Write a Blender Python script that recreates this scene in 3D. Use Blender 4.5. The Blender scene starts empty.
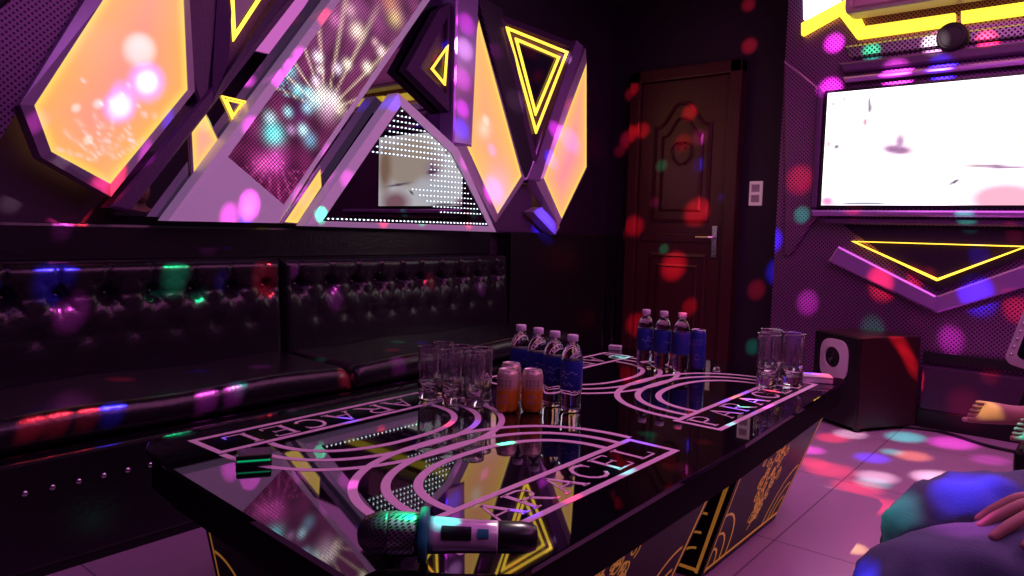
import bpy, bmesh, math, random
from mathutils import Vector, Matrix
random.seed(7)
PI = math.pi
C = bpy.context.scene.collection
sc = bpy.context.scene

# ---------------------------------------------------------------- camera
cam_d = bpy.data.cameras.new('camera'); cam = bpy.data.objects.new('camera', cam_d); C.objects.link(cam)
cam_d.sensor_width = 36; cam_d.lens = 724/1024*36; cam_d.clip_start = 0.02
RX, RY, RZ = (0.77111, -0.07166, 0.63266), (0.63616, 0.04574, -0.7702), (0.02626, 0.99638, 0.08086)
m = Matrix((RX, RY, RZ)).to_4x4(); m.translation = Vector((0, 0, 1.02))
cam.matrix_world = m
sc.camera = cam
# ---------------------------------------------------------------- world, exposure
w = bpy.data.worlds.new('world'); sc.world = w; w.use_nodes = True
w.node_tree.nodes['Background'].inputs[0].default_value = (.5, .06, .62, 1)
w.node_tree.nodes['Background'].inputs[1].default_value = .03
sc.view_settings.view_transform = 'Standard'; sc.view_settings.look = 'None'
sc.view_settings.gamma = 1; sc.view_settings.use_curve_mapping = False
sc.view_settings.exposure = 0
try:
    sc.cycles.max_bounces = 10; sc.cycles.transparent_max_bounces = 16
    sc.cycles.sample_clamp_indirect = 4
    sc.cycles.caustics_reflective = False; sc.cycles.caustics_refractive = False
except Exception: pass
# ---------------------------------------------------------------- large room lamps: magenta LED ceiling lights
def area(name, loc, size, size_y, power, col, rot=(0, 0, 0)):
    l = bpy.data.lights.new(name, 'AREA'); l.shape = 'RECTANGLE'; l.size = size; l.size_y = size_y
    l.energy = power; l.color = col
    o = bpy.data.objects.new(name, l); C.objects.link(o); o.location = loc; o.rotation_euler = rot
    return o
area('ceiling_glow', (-.25, 2.95, 2.72), 2.0, 2.6, 36, (1, .26, .76))
area('ceiling_glow', (-1.0, .4, 2.70), 1.8, 1.0, 6, (.80, .24, 1))
area('ceiling_glow', (.9, 1.5, 2.5), .4, 2.4, 12, (1, .24, .85), (0, math.radians(38), 0))

# ---------------------------------------------------------------- materials
def mat(name, col=(.5, .5, .5), rough=.5, metal=0, spec=.5, emit=None, es=0, trans=0, ior=1.45, coat=0, alpha=1):
    M = bpy.data.materials.new(name); M.use_nodes = True
    b = M.node_tree.nodes['Principled BSDF']
    b.inputs['Base Color'].default_value = (*col, 1); b.inputs['Roughness'].default_value = rough
    b.inputs['Metallic'].default_value = metal; b.inputs['Specular IOR Level'].default_value = spec
    b.inputs['IOR'].default_value = ior; b.inputs['Transmission Weight'].default_value = trans
    b.inputs['Coat Weight'].default_value = coat; b.inputs['Coat Roughness'].default_value = .04
    b.inputs['Alpha'].default_value = alpha
    if emit: b.inputs['Emission Color'].default_value = (*emit, 1); b.inputs['Emission Strength'].default_value = es
    return M
def nodes(M): return M.node_tree.nodes, M.node_tree.links, M.node_tree.nodes['Principled BSDF']
def noise_col(M, c1, c2, scale=6, detail=5, stretch=(1, 1, 1), bump=0):
    N, L, b = nodes(M)
    tc = N.new('ShaderNodeTexCoord'); mp = N.new('ShaderNodeMapping'); mp.inputs['Scale'].default_value = stretch
    n = N.new('ShaderNodeTexNoise'); n.inputs['Scale'].default_value = scale; n.inputs['Detail'].default_value = detail
    r = N.new('ShaderNodeMix'); r.data_type = 'RGBA'; r.inputs[6].default_value = (*c1, 1); r.inputs[7].default_value = (*c2, 1)
    L.new(tc.outputs['Object'], mp.inputs['Vector']); L.new(mp.outputs[0], n.inputs['Vector'])
    L.new(n.outputs['Fac'], r.inputs[0]); L.new(r.outputs[2], b.inputs['Base Color'])
    if bump:
        bp = N.new('ShaderNodeBump'); bp.inputs['Strength'].default_value = bump; bp.inputs['Distance'].default_value = .005
        L.new(n.outputs['Fac'], bp.inputs['Height']); L.new(bp.outputs[0], b.inputs['Normal'])
    return M
def dot_mask(N, L, axes, pitch, radius, stagger=True):
    """1 inside the round holes of a punched sheet, 0 between them; axes picks the two object axes of the sheet"""
    tc = N.new('ShaderNodeTexCoord'); sp = N.new('ShaderNodeSeparateXYZ'); L.new(tc.outputs['Object'], sp.inputs[0])
    def mth(op, a, b_=None):
        n = N.new('ShaderNodeMath'); n.operation = op
        for i, v in enumerate((a, b_)):
            if v is None: continue
            if hasattr(v, 'is_output'): L.new(v, n.inputs[i])
            else: n.inputs[i].default_value = v
        return n.outputs[0]
    u, v = sp.outputs[axes[0]], sp.outputs[axes[1]]
    if stagger:
        a = mth('MULTIPLY', mth('ADD', u, v), .7071); b_ = mth('MULTIPLY', mth('SUBTRACT', u, v), .7071); u, v = a, b_
    fu = mth('SUBTRACT', mth('FRACT', mth('MULTIPLY', u, 1/pitch)), .5)
    fv = mth('SUBTRACT', mth('FRACT', mth('MULTIPLY', v, 1/pitch)), .5)
    d = mth('SQRT', mth('ADD', mth('MULTIPLY', fu, fu), mth('MULTIPLY', fv, fv)))
    return mth('LESS_THAN', d, radius)
def perforated(name, base, hole, axes, pitch=.016, radius=.3, rough=.35, metal=.7):
    M = mat(name, base, rough, metal); N, L, b = nodes(M)
    k = dot_mask(N, L, axes, pitch, radius)
    r = N.new('ShaderNodeMix'); r.data_type = 'RGBA'; r.inputs[6].default_value = (*base, 1); r.inputs[7].default_value = (*hole, 1)
    L.new(k, r.inputs[0]); L.new(r.outputs[2], b.inputs['Base Color'])
    return M
M_black = mat('black_paint', (.010, .008, .012), .45)
M_wall = noise_col(mat('dark_wall', rough=.5), (.032, .012, .040), (.046, .018, .056), 9)
M_ceil = mat('dark_ceiling', (.03, .015, .035), .7)
M_leather = noise_col(mat('black_leather', rough=.27, spec=.6), (.007, .005, .009), (.014, .010, .017), 60, 6, bump=.25)
M_seam = mat('seam_thread', (.02, .014, .024), .6)
M_chrome = mat('chrome', (.85, .80, .88), .09, 1)
M_bevel = mat('mirror_bevel', (.92, .74, 1), .28, .45)
M_satin = mat('satin_purple_metal', (.66, .34, .95), .24, .55)
M_dmirror = mat('smoked_mirror', (.26, .23, .30), .02, 1)
M_tmirror = mat('dark_triangle_mirror', (.17, .17, .17), .01, 1)
M_glass_black = mat('black_glass', (.004, .003, .006), .025, 0, 1, ior=1.75)
M_print = mat('pink_white_print', (.95, .78, .84), .4)
M_gold = mat('glowing_gold_print', (.85, .42, .07), .35, .2, emit=(1, .42, .05), es=.16)  # faint glow put into the print so the gold reads brighter
M_perf_x = perforated('punched_sheet_side', (.13, .07, .16), (.02, .01, .03), (1, 2))
M_perf_y = perforated('punched_sheet_end', (.42, .17, .46), (.03, .012, .035), (0, 2))
M_frame = noise_col(mat('purple_leatherette', rough=.38, spec=.5), (.09, .035, .12), (.15, .06, .20), 80, 4, bump=.4)
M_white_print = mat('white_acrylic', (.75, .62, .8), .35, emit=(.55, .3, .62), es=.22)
M_yneon = mat('yellow_neon', (1, .8, .1), .4, emit=(1, .66, .05), es=2.2)
M_yneon_dim = mat('yellow_neon_double', (1, .8, .1), .4, emit=(1, .66, .06), es=1.7)
M_ystrip = mat('yellow_light_strip', (1, .85, .1), .4, emit=(1, .80, .05), es=1.5)
M_wlight = mat('white_light_panel', (1, 1, 1), .4, emit=(.95, .85, 1), es=1.8)
M_wdot = mat('white_led', (1, 1, 1), .4, emit=(.75, .85, 1), es=3)
M_wood = noise_col(mat('red_brown_wood', rough=.38, spec=.5), (.028, .007, .010), (.050, .013, .014), 4, 6, (6, 6, .5))
M_door = noise_col(mat('carved_door_wood', rough=.36, spec=.5), (.060, .013, .020), (.100, .022, .030), 5, 6, (8, 8, .6))
M_floor = mat('pink_grey_tile', (.35, .28, .33), .2, spec=.5)
M_plastic = mat('white_plastic', (.75, .68, .74), .35)
M_dark_plastic = mat('black_plastic', (.012, .011, .014), .3)
M_glass = mat('clear_glass', (1, .97, 1), .03, trans=.95, ior=1.5)
M_pet = mat('clear_bottle_plastic', (.93, .92, .97), .04, trans=1, ior=1.30)
M_label = noise_col(mat('blue_label', rough=.4), (.010, .02, .20), (.02, .04, .34), 20)
M_label_w = mat('label_white_mark', (.20, .24, .62), .4)
M_cap = mat('bottle_cap', (.82, .74, .84), .4)
M_can = mat('gold_can', (.8, .4, .05), .32, .35)
N, L, b = nodes(M_can); tc = N.new('ShaderNodeTexCoord'); s_ = N.new('ShaderNodeSeparateXYZ'); rp = N.new('ShaderNodeValToRGB')
ml = N.new('ShaderNodeMath'); ml.operation = 'MULTIPLY'; ml.inputs[1].default_value = 1/.122
rp.color_ramp.elements[0].position = .50; rp.color_ramp.elements[0].color = (.72, .27, .02, 1)
rp.color_ramp.elements[1].position = .66; rp.color_ramp.elements[1].color = (.62, .50, .36, 1)
L.new(tc.outputs['Object'], s_.inputs[0]); L.new(s_.outputs['Z'], ml.inputs[0]); L.new(ml.outputs[0], rp.inputs[0]); L.new(rp.outputs[0], b.inputs['Base Color'])
M_can_ink = mat('can_ink', (.05, .03, .05), .5)
M_silver = mat('silver_metal', (.75, .72, .78), .25, 1)
M_jeans = noise_col(mat('blue_denim', rough=.85), (.11, .16, .22), (.15, .21, .28), 300, 3, bump=.15)
M_skin = noise_col(mat('skin', rough=.5), (.50, .26, .20), (.56, .31, .24), 14, 3)
M_shirt = noise_col(mat('dark_shirt', rough=.85), (.02, .02, .03), (.035, .03, .05), 30)
M_hair = mat('black_hair', (.01, .008, .008), .45)
M_nail = mat('pale_nail', (.75, .5, .5), .3)
M_teal = mat('teal_rubber', (.02, .28, .26), .4)
M_mic = mat('pearl_mic_body', (.85, .74, .84), .25, .2)
M_grille = perforated('mic_grille', (.30, .28, .32), (.02, .02, .02), (0, 2), .004, .32, .35, .8)
M_green = mat('green_glow_plastic', (.02, .5, .2), .3, emit=(0, 1, .35), es=.35)
# tile joints
N, L, b = nodes(M_floor)
tc = N.new('ShaderNodeTexCoord'); br = N.new('ShaderNodeTexBrick'); br.offset = 0; br.squash = 1
br.inputs['Scale'].default_value = 1; br.inputs['Mortar Size'].default_value = .003
br.inputs['Brick Width'].default_value = .8; br.inputs['Row Height'].default_value = .8
br.inputs['Color1'].default_value = (.60, .42, .58, 1); br.inputs['Color2'].default_value = (.58, .40, .56, 1); br.inputs['Mortar'].default_value = (.28, .19, .27, 1)
L.new(tc.outputs['Object'], br.inputs['Vector']); L.new(br.outputs['Color'], b.inputs['Base Color'])

# ---------------------------------------------------------------- mesh helpers
def obj(name, bm, M, parent=None, smooth=False):
    me = bpy.data.meshes.new(name); bmesh.ops.recalc_face_normals(bm, faces=bm.faces); bm.to_mesh(me); bm.free()
    if M: me.materials.append(M)
    o = bpy.data.objects.new(name, me); C.objects.link(o)
    if smooth:
        for p in me.polygons: p.use_smooth = True
    if parent: o.parent = parent
    return o
def tag(o, label=None, cat=None, group=None, kind=None):
    if label: o['label'] = label
    if cat: o['category'] = cat
    if group: o['group'] = group
    if kind: o['kind'] = kind
    return o
def thing(name, label, cat, loc=(0, 0, 0), rz=0, group=None):
    o = bpy.data.objects.new(name, None); C.objects.link(o); o.location = loc; o.rotation_euler = (0, 0, rz)
    o.empty_display_size = .05
    return tag(o, label, cat, group)
def struct(name, bm, M, label=None, cat=None):
    o = obj(name, bm, M); o['kind'] = 'structure'
    if label: o['label'] = label
    if cat: o['category'] = cat
    return o
def box(bm, x0, x1, y0, y1, z0, z1, bev=0):
    g = bmesh.ops.create_cube(bm, size=1)['verts']
    for v in g: v.co = Vector(((x0+x1)/2+v.co.x*(x1-x0), (y0+y1)/2+v.co.y*(y1-y0), (z0+z1)/2+v.co.z*(z1-z0)))
    if bev:
        es = list({e for v in g for e in v.link_edges})
        bmesh.ops.bevel(bm, geom=es, offset=bev, segments=2, affect='EDGES', profile=.6)
    return bm
def Bx(*a, bev=0): return box(bmesh.new(), *a, bev=bev)
def prism(bm, pts, off):
    off = Vector(off); a = [bm.verts.new(p) for p in pts]; b_ = [bm.verts.new(Vector(p)+off) for p in pts]
    bm.faces.new(a); bm.faces.new(b_[::-1]); n = len(a)
    for i in range(n): bm.faces.new((a[i], a[(i+1) % n], b_[(i+1) % n], b_[i]))
    return bm
def side3(pts, x): return [Vector((x, p[0], p[1])) for p in pts]     # an outline on the sofa wall
def end3(pts, y): return [Vector((p[0], y, p[1])) for p in pts]      # an outline on the screen wall
def ring(bm, outer, inner, off):
    """flat ring between two outlines with the same number of points, chamfered inwards, then back to the wall by off"""
    n = len(outer); off = Vector(off)
    o = [bm.verts.new(p) for p in outer]; i_ = [bm.verts.new(p) for p in inner]
    ob = [bm.verts.new(Vector(p)+off) for p in outer]; ib = [bm.verts.new(Vector(p)+off) for p in inner]
    for k in range(n):
        j = (k+1) % n
        bm.faces.new((o[k], o[j], i_[j], i_[k])); bm.faces.new((o[k], ob[k], ob[j], o[j]))
        bm.faces.new((i_[k], i_[j], ib[j], ib[k])); bm.faces.new((ob[k], ib[k], ib[j], ob[j]))
    return bm
def shrink(pts, d):
    """move a 2-D outline inwards by d along its corner bisectors"""
    n = len(pts); A = sum(pts[i][0]*pts[(i+1) % n][1]-pts[(i+1) % n][0]*pts[i][1] for i in range(n)); s = 1 if A > 0 else -1
    out = []
    for i in range(n):
        p0, p1, p2 = Vector(pts[i-1]), Vector(pts[i]), Vector(pts[(i+1) % n])
        a = (p1-p0).normalized(); b_ = (p2-p1).normalized()
        na = Vector((-a.y, a.x))*s; nb = Vector((-b_.y, b_.x))*s
        k = max(.25, 1+na.dot(nb)); out.append(tuple(p1+(na+nb)/k*d))
    return out
def lathe(bm, prof, n=32, M=None, rfun=None, closed=False):
    M = M or Matrix(); rings = []
    for r, z in prof:
        row = []
        for k in range(n):
            a = 2*PI*k/n; rr = r*(rfun(a, r, z) if rfun else 1)
            row.append(bm.verts.new(M @ Vector((rr*math.cos(a), rr*math.sin(a), z))))
        rings.append(row)
    for a, b_ in zip(rings, rings[1:]):
        for k in range(n): bm.faces.new((a[k], a[(k+1) % n], b_[(k+1) % n], b_[k]))
    if closed:
        a, b_ = rings[-1], rings[0]
        for k in range(n): bm.faces.new((a[k], a[(k+1) % n], b_[(k+1) % n], b_[k]))
    else:
        bm.faces.new(rings[0][::-1]); bm.faces.new(rings[-1])
    return bm
def tube(bm, pts, r, n=8):
    pts = [Vector(p) for p in pts]; rings = []
    for i, p in enumerate(pts):
        d = (pts[min(i+1, len(pts)-1)]-pts[max(i-1, 0)]).normalized()
        u = d.cross(Vector((0, 0, 1)));  u = u.normalized() if u.length > .05 else Vector((1, 0, 0)); v = d.cross(u)
        rr = r[i] if isinstance(r, (list, tuple)) else r
        rings.append([bm.verts.new(p+(u*math.cos(2*PI*k/n)+v*math.sin(2*PI*k/n))*rr) for k in range(n)])
    for a, b_ in zip(rings, rings[1:]):
        for k in range(n): bm.faces.new((a[k], a[(k+1) % n], b_[(k+1) % n], b_[k]))
    bm.faces.new(rings[0][::-1]); bm.faces.new(rings[-1]); return bm
def band(bm, pts, wd, T, h):
    """a flat printed line of width wd and thickness h along 2-D pts; T maps (u, v, height) to the place"""
    n = len(pts); L_, R_ = [], []
    for i in range(n):
        a = Vector(pts[max(i-1, 0)]); b_ = Vector(pts[min(i+1, n-1)]); d = (b_-a).normalized(); nn = Vector((-d.y, d.x))*wd/2
        p = Vector(pts[i]); L_.append(p+nn); R_.append(p-nn)
    q = [[bm.verts.new(T(v.x, v.y, hh)) for v in side] for hh in (0, h) for side in (L_, R_)]
    l0, r0, l1, r1 = q
    for i in range(n-1):
        bm.faces.new((l1[i], l1[i+1], r1[i+1], r1[i])); bm.faces.new((l0[i], r0[i], r0[i+1], l0[i+1]))
        bm.faces.new((l0[i], l0[i+1], l1[i+1], l1[i])); bm.faces.new((r0[i], r1[i], r1[i+1], r0[i+1]))
    bm.faces.new((l0[0], l1[0], r1[0], r0[0])); bm.faces.new((l0[-1], r0[-1], r1[-1], l1[-1]))
    return bm
def copy_tree(o, parent=None):
    c = o.copy(); C.objects.link(c); c.parent = parent
    for ch in list(o.children): copy_tree(ch, c)
    return c
def picture(name, pts2, to3, step, colfn, strength, parent, base=.0, dots=None, rough=.15):
    """a flat lit panel: outline cut into a fine grid, the picture it shows stored per point"""
    bm = bmesh.new(); bm.faces.new([bm.verts.new(to3(*p)) for p in pts2])
    ys = [p[0] for p in pts2]; zs = [p[1] for p in pts2]
    o0 = to3(0, 0); ex = to3(1, 0)-o0; ez = to3(0, 1)-o0
    for lo, hi, e in ((min(ys), max(ys), ex), (min(zs), max(zs), ez)):
        k = lo+step
        while k < hi-1e-4:
            bmesh.ops.bisect_plane(bm, geom=bm.verts[:]+bm.edges[:]+bm.faces[:], plane_co=o0+e*k, plane_no=e, dist=1e-5); k += step
    o = obj(name, bm, None, parent); me = o.data
    ca = me.color_attributes.new('shown', 'FLOAT_COLOR', 'POINT')
    for i, v in enumerate(me.vertices):
        u = (v.co-o0).dot(ex); t = (v.co-o0).dot(ez); ca.data[i].color = (*colfn(u, t), 1)
    M = bpy.data.materials.new(name+'_light'); M.use_nodes = True; N, L, b = nodes(M)
    b.inputs['Base Color'].default_value = (base, base*.9, base, 1); b.inputs['Roughness'].default_value = rough
    at = N.new('ShaderNodeAttribute'); at.attribute_name = 'shown'
    b.inputs['Emission Strength'].default_value = strength
    if dots:
        k = dot_mask(N, L, *dots); mx = N.new('ShaderNodeMix'); mx.data_type = 'RGBA'; mx.blend_type = 'MULTIPLY'; mx.inputs[0].default_value = 1
        mr = N.new('ShaderNodeMapRange'); mr.inputs[3].default_value = .25; mr.inputs[4].default_value = 1.25; L.new(k, mr.inputs[0])
        L.new(at.outputs['Color'], mx.inputs[6]); L.new(mr.outputs[0], mx.inputs[7]); L.new(mx.outputs[2], b.inputs['Emission Color'])
    else: L.new(at.outputs['Color'], b.inputs['Emission Color'])
    me.materials.append(M); return o
def edge_dist(pts, u, v):
    best = 9; p = Vector((u, v))
    for i in range(len(pts)):
        a, b_ = Vector(pts[i]), Vector(pts[(i+1) % len(pts)]); d = b_-a; t = max(0, min(1, (p-a).dot(d)/d.length_squared)); best = min(best, (p-a-d*t).length)
    return best
def mixc(a, b_, t): t = max(0, min(1, t)); return tuple(x+(y-x)*t for x, y in zip(a, b_))
# measured outlines (metres): (y, z) on the left wall, (x, z) on the screen wall; DOTS are where the disco beams land
P1_FACE = [(0.895, 1.398), (1.123, 1.809), (1.298, 2.117), (1.404, 2.107), (1.418, 1.883), (1.43, 1.538), (1.135, 1.148), (0.943, 1.247)]
P1_FRAME = [(0.86, 1.399), (1.09, 1.835), (1.284, 2.185), (1.437, 2.185), (1.454, 1.892), (1.471, 1.541), (1.145, 1.101), (0.918, 1.227)]
P0_FACE = [(1.495, 1.214), (1.488, 1.381), (1.54, 1.481), (1.605, 1.357)]
P2_FACE = [(3.128, 2.206), (3.556, 1.354), (3.335, 1.109), (3.041, 1.497), (3.076, 1.972)]
P2_FRAME = [(3.117, 2.281), (3.627, 1.346), (3.346, 1.055), (2.976, 1.473), (3.06, 1.969)]
P3_FACE = [(4.234, 2.175), (4.278, 1.469), (3.998, 1.098), (3.784, 1.357)]
P3_FRAME = [(4.252, 2.28), (4.316, 1.458), (4.0, 1.05), (3.721, 1.34)]
P4_FACE = [(2.038, 1.275), (2.044, 1.193), (1.916, 1.022), (1.849, 1.025)]
FIREWORK_FACE = [(1.593, 1.289), (2.162, 2.072), (2.411, 2.422), (3.054, 2.688), (2.684, 2.204), (1.859, 1.101)]
FIREWORK_FRAME = [(1.344, 1.017), (1.666, 1.456), (2.111, 2.059), (2.373, 2.457), (3.118, 2.764), (2.742, 2.219), (2.033, 1.293), (1.839, 1.02)]
TRI_FACE = [(2.516, 1.631), (2.891, 1.425), (3.204, 1.035), (2.051, 1.035)]
TRI_FRAME = [(2.508, 1.695), (2.946, 1.458), (3.277, 1.001), (1.97, 1.01)]
BEAM_V = [(2.94, 2.482), (3.15, 2.544), (3.124, 2.316), (3.092, 1.485), (2.936, 1.486), (2.939, 1.946)]
DIA_FRAME = [(2.607, 1.836), (2.832, 2.189), (2.922, 2.254), (2.931, 1.661)]
DIA_NEON = [(2.882, 2.015), (2.757, 1.863), (2.865, 1.792)]
PERF_BEAM = [(3.131, 2.351), (3.343, 2.337), (3.748, 1.661), (3.649, 1.316), (3.554, 1.391)]
TRI2_FRAME = [(3.3, 2.291), (4.13, 2.288), (3.718, 1.391), (3.652, 1.461)]
TRI2_NEON = [(3.366, 2.221), (4.006, 2.203), (3.686, 1.628)]
TRI2_NEON2 = [(3.453, 2.175), (3.918, 2.153), (3.676, 1.74)]
BEAM_R = [(4.129, 2.307), (4.215, 2.285), (3.812, 1.437), (3.774, 1.331), (3.607, 1.332), (3.655, 1.411)]
PIECE_R = [(3.709, 1.135), (3.804, 1.17), (4.012, 1.044), (3.958, 0.989)]
DARK_R = [(3.409, 1.063), (3.687, 1.313), (3.803, 1.32), (3.822, 1.165), (3.727, 1.122), (3.953, 0.995), (3.469, 0.996)]
BEAM_V2 = [(1.436, 2.155), (1.599, 2.207), (1.584, 1.925), (1.529, 1.466), (1.5, 1.478), (1.455, 1.621)]
BEAM_D = [(1.92, 2.047), (1.972, 2.061), (1.216, 1.047), (1.141, 1.06)]
TRI1_FRAME = [(1.586, 2.164), (2.115, 2.329), (1.894, 2.004), (1.542, 1.5), (1.552, 1.679)]
TRI1_NEON = [(1.599, 2.168), (1.944, 2.276), (1.623, 1.765)]
TRI0_REFLECTION = [(1.624, 1.555), (1.744, 1.548), (1.678, 1.453)]
MIRROR_BG = [(1.18, 1.034), (1.535, 1.686), (1.963, 2.346), (3.15, 2.73), (3.103, 1.474), (3.386, 1.006)]
SILL = [(0.05, 0.0)]
PERF_L = [(0.653, 1.512), (1.123, 2.065), (1.228, 2.099), (0.81, 1.276), (0.643, 1.162)]
TV = [(-1.355, 1.86), (-1.317, 1.206), (-0.17, 1.206)]
STRIP_A = [(-1.501, 2.278), (-1.299, 2.358), (-1.236, 2.38), (-1.152, 2.207), (-0.713, 2.208), (-0.712, 2.15), (-1.19, 2.147), (-1.295, 2.296), (-1.497, 2.209)]
STRIP_B = [(-0.685, 2.212), (-0.273, 2.214), (-0.269, 2.157), (-0.681, 2.156)]
WHITE = [(-1.513, 2.584), (-1.245, 2.53), (-1.3, 2.375), (-1.491, 2.3)]
AC = [(-1.21, 2.347), (-1.185, 2.277), (-1.131, 2.231), (-0.414, 2.236)]
PSTRIP1 = [(-1.252, 2.116), (-0.786, 2.12), (-0.772, 2.045), (-1.221, 2.044)]
PSTRIP2 = [(-0.65, 2.115), (-0.266, 2.109), (-0.262, 2.047), (-0.645, 2.048)]
DISC = [(-0.718, 2.087), (-0.655, 2.078)]
TOPBEAM = [(-1.246, 1.921), (-0.254, 1.937), (-0.251, 1.899), (-1.216, 1.873)]
TRI_D = [(-1.204, 1.089), (-0.158, 1.108), (-0.154, 1.059), (-0.704, 0.753)]
TRI_NEON = [(-1.15, 1.004), (-0.313, 1.004), (-0.704, 0.802)]
VL = [(-1.217, 0.973), (-0.701, 0.721), (-0.695, 0.629), (-1.267, 0.883)]
VR = [(-0.701, 0.721), (-0.385, 0.89), (-0.187, 0.979), (-0.182, 0.901), (-0.695, 0.629)]
GAP = [(-0.744, 0.417), (-0.3, 0.464), (-0.295, 0.392), (-0.74, 0.351)]
BASEL = [(-1.6, 2.083), (-1.38, 1.894), (-1.348, 1.152), (-1.498, 0.908), (-1.534, 0.907)]
TVLEFT = [(-1.382, 1.889), (-1.335, 1.85), (-1.296, 1.192), (-1.338, 1.145)]
SWITCH = [(-1.924, 1.389), (-1.828, 1.387), (-1.819, 1.22), (-1.915, 1.22)]
DOORF = [(-2.795, 2.083), (-2.063, 2.145), (-2.029, 0.143), (-2.705, 0.128), (-2.095, 0.984), (-2.457, 1.837)]
STUDS = [(-2.33, 0.678, 0.23), (-2.33, 0.749, 0.232), (-2.33, 0.821, 0.231), (-2.33, 0.886, 0.236), (-2.33, 0.971, 0.241)]
OTT = [(-0.207, 2.676, 0.41), (-0.293, 3.698, 0.0)]
CHROME = [(-2.9, 4.706, 0.104), (-2.9, 4.647, 0.959), (-2.9, 4.883, 0.1), (-2.9, 4.854, 0.495)]
PANELR = [(-0.203, 2.9, 0.806), (-0.235, 2.9, 0.629), (-0.19, 2.9, 0.615), (-0.22, 2.9, 0.781)]
SPK = [(-0.959, 4.048, 0.0), (-0.747, 4.394, 0.0), (-0.747, 4.394, 0.0), (-1.182, 4.045, 0.0)]
DOT_COLOURS = {'R': (1, 0.03, 0.06), 'G': (0, 1, 0.35), 'B': (0.04, 0.03, 1), 'M': (1, 0.08, 0.8), 'W': (1, 0.75, 0.8), 'C': (0, 0.9, 0.7), 'O': (1, 0.3, 0.1), 'Y': (1, 0.75, 0.2)}
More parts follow.
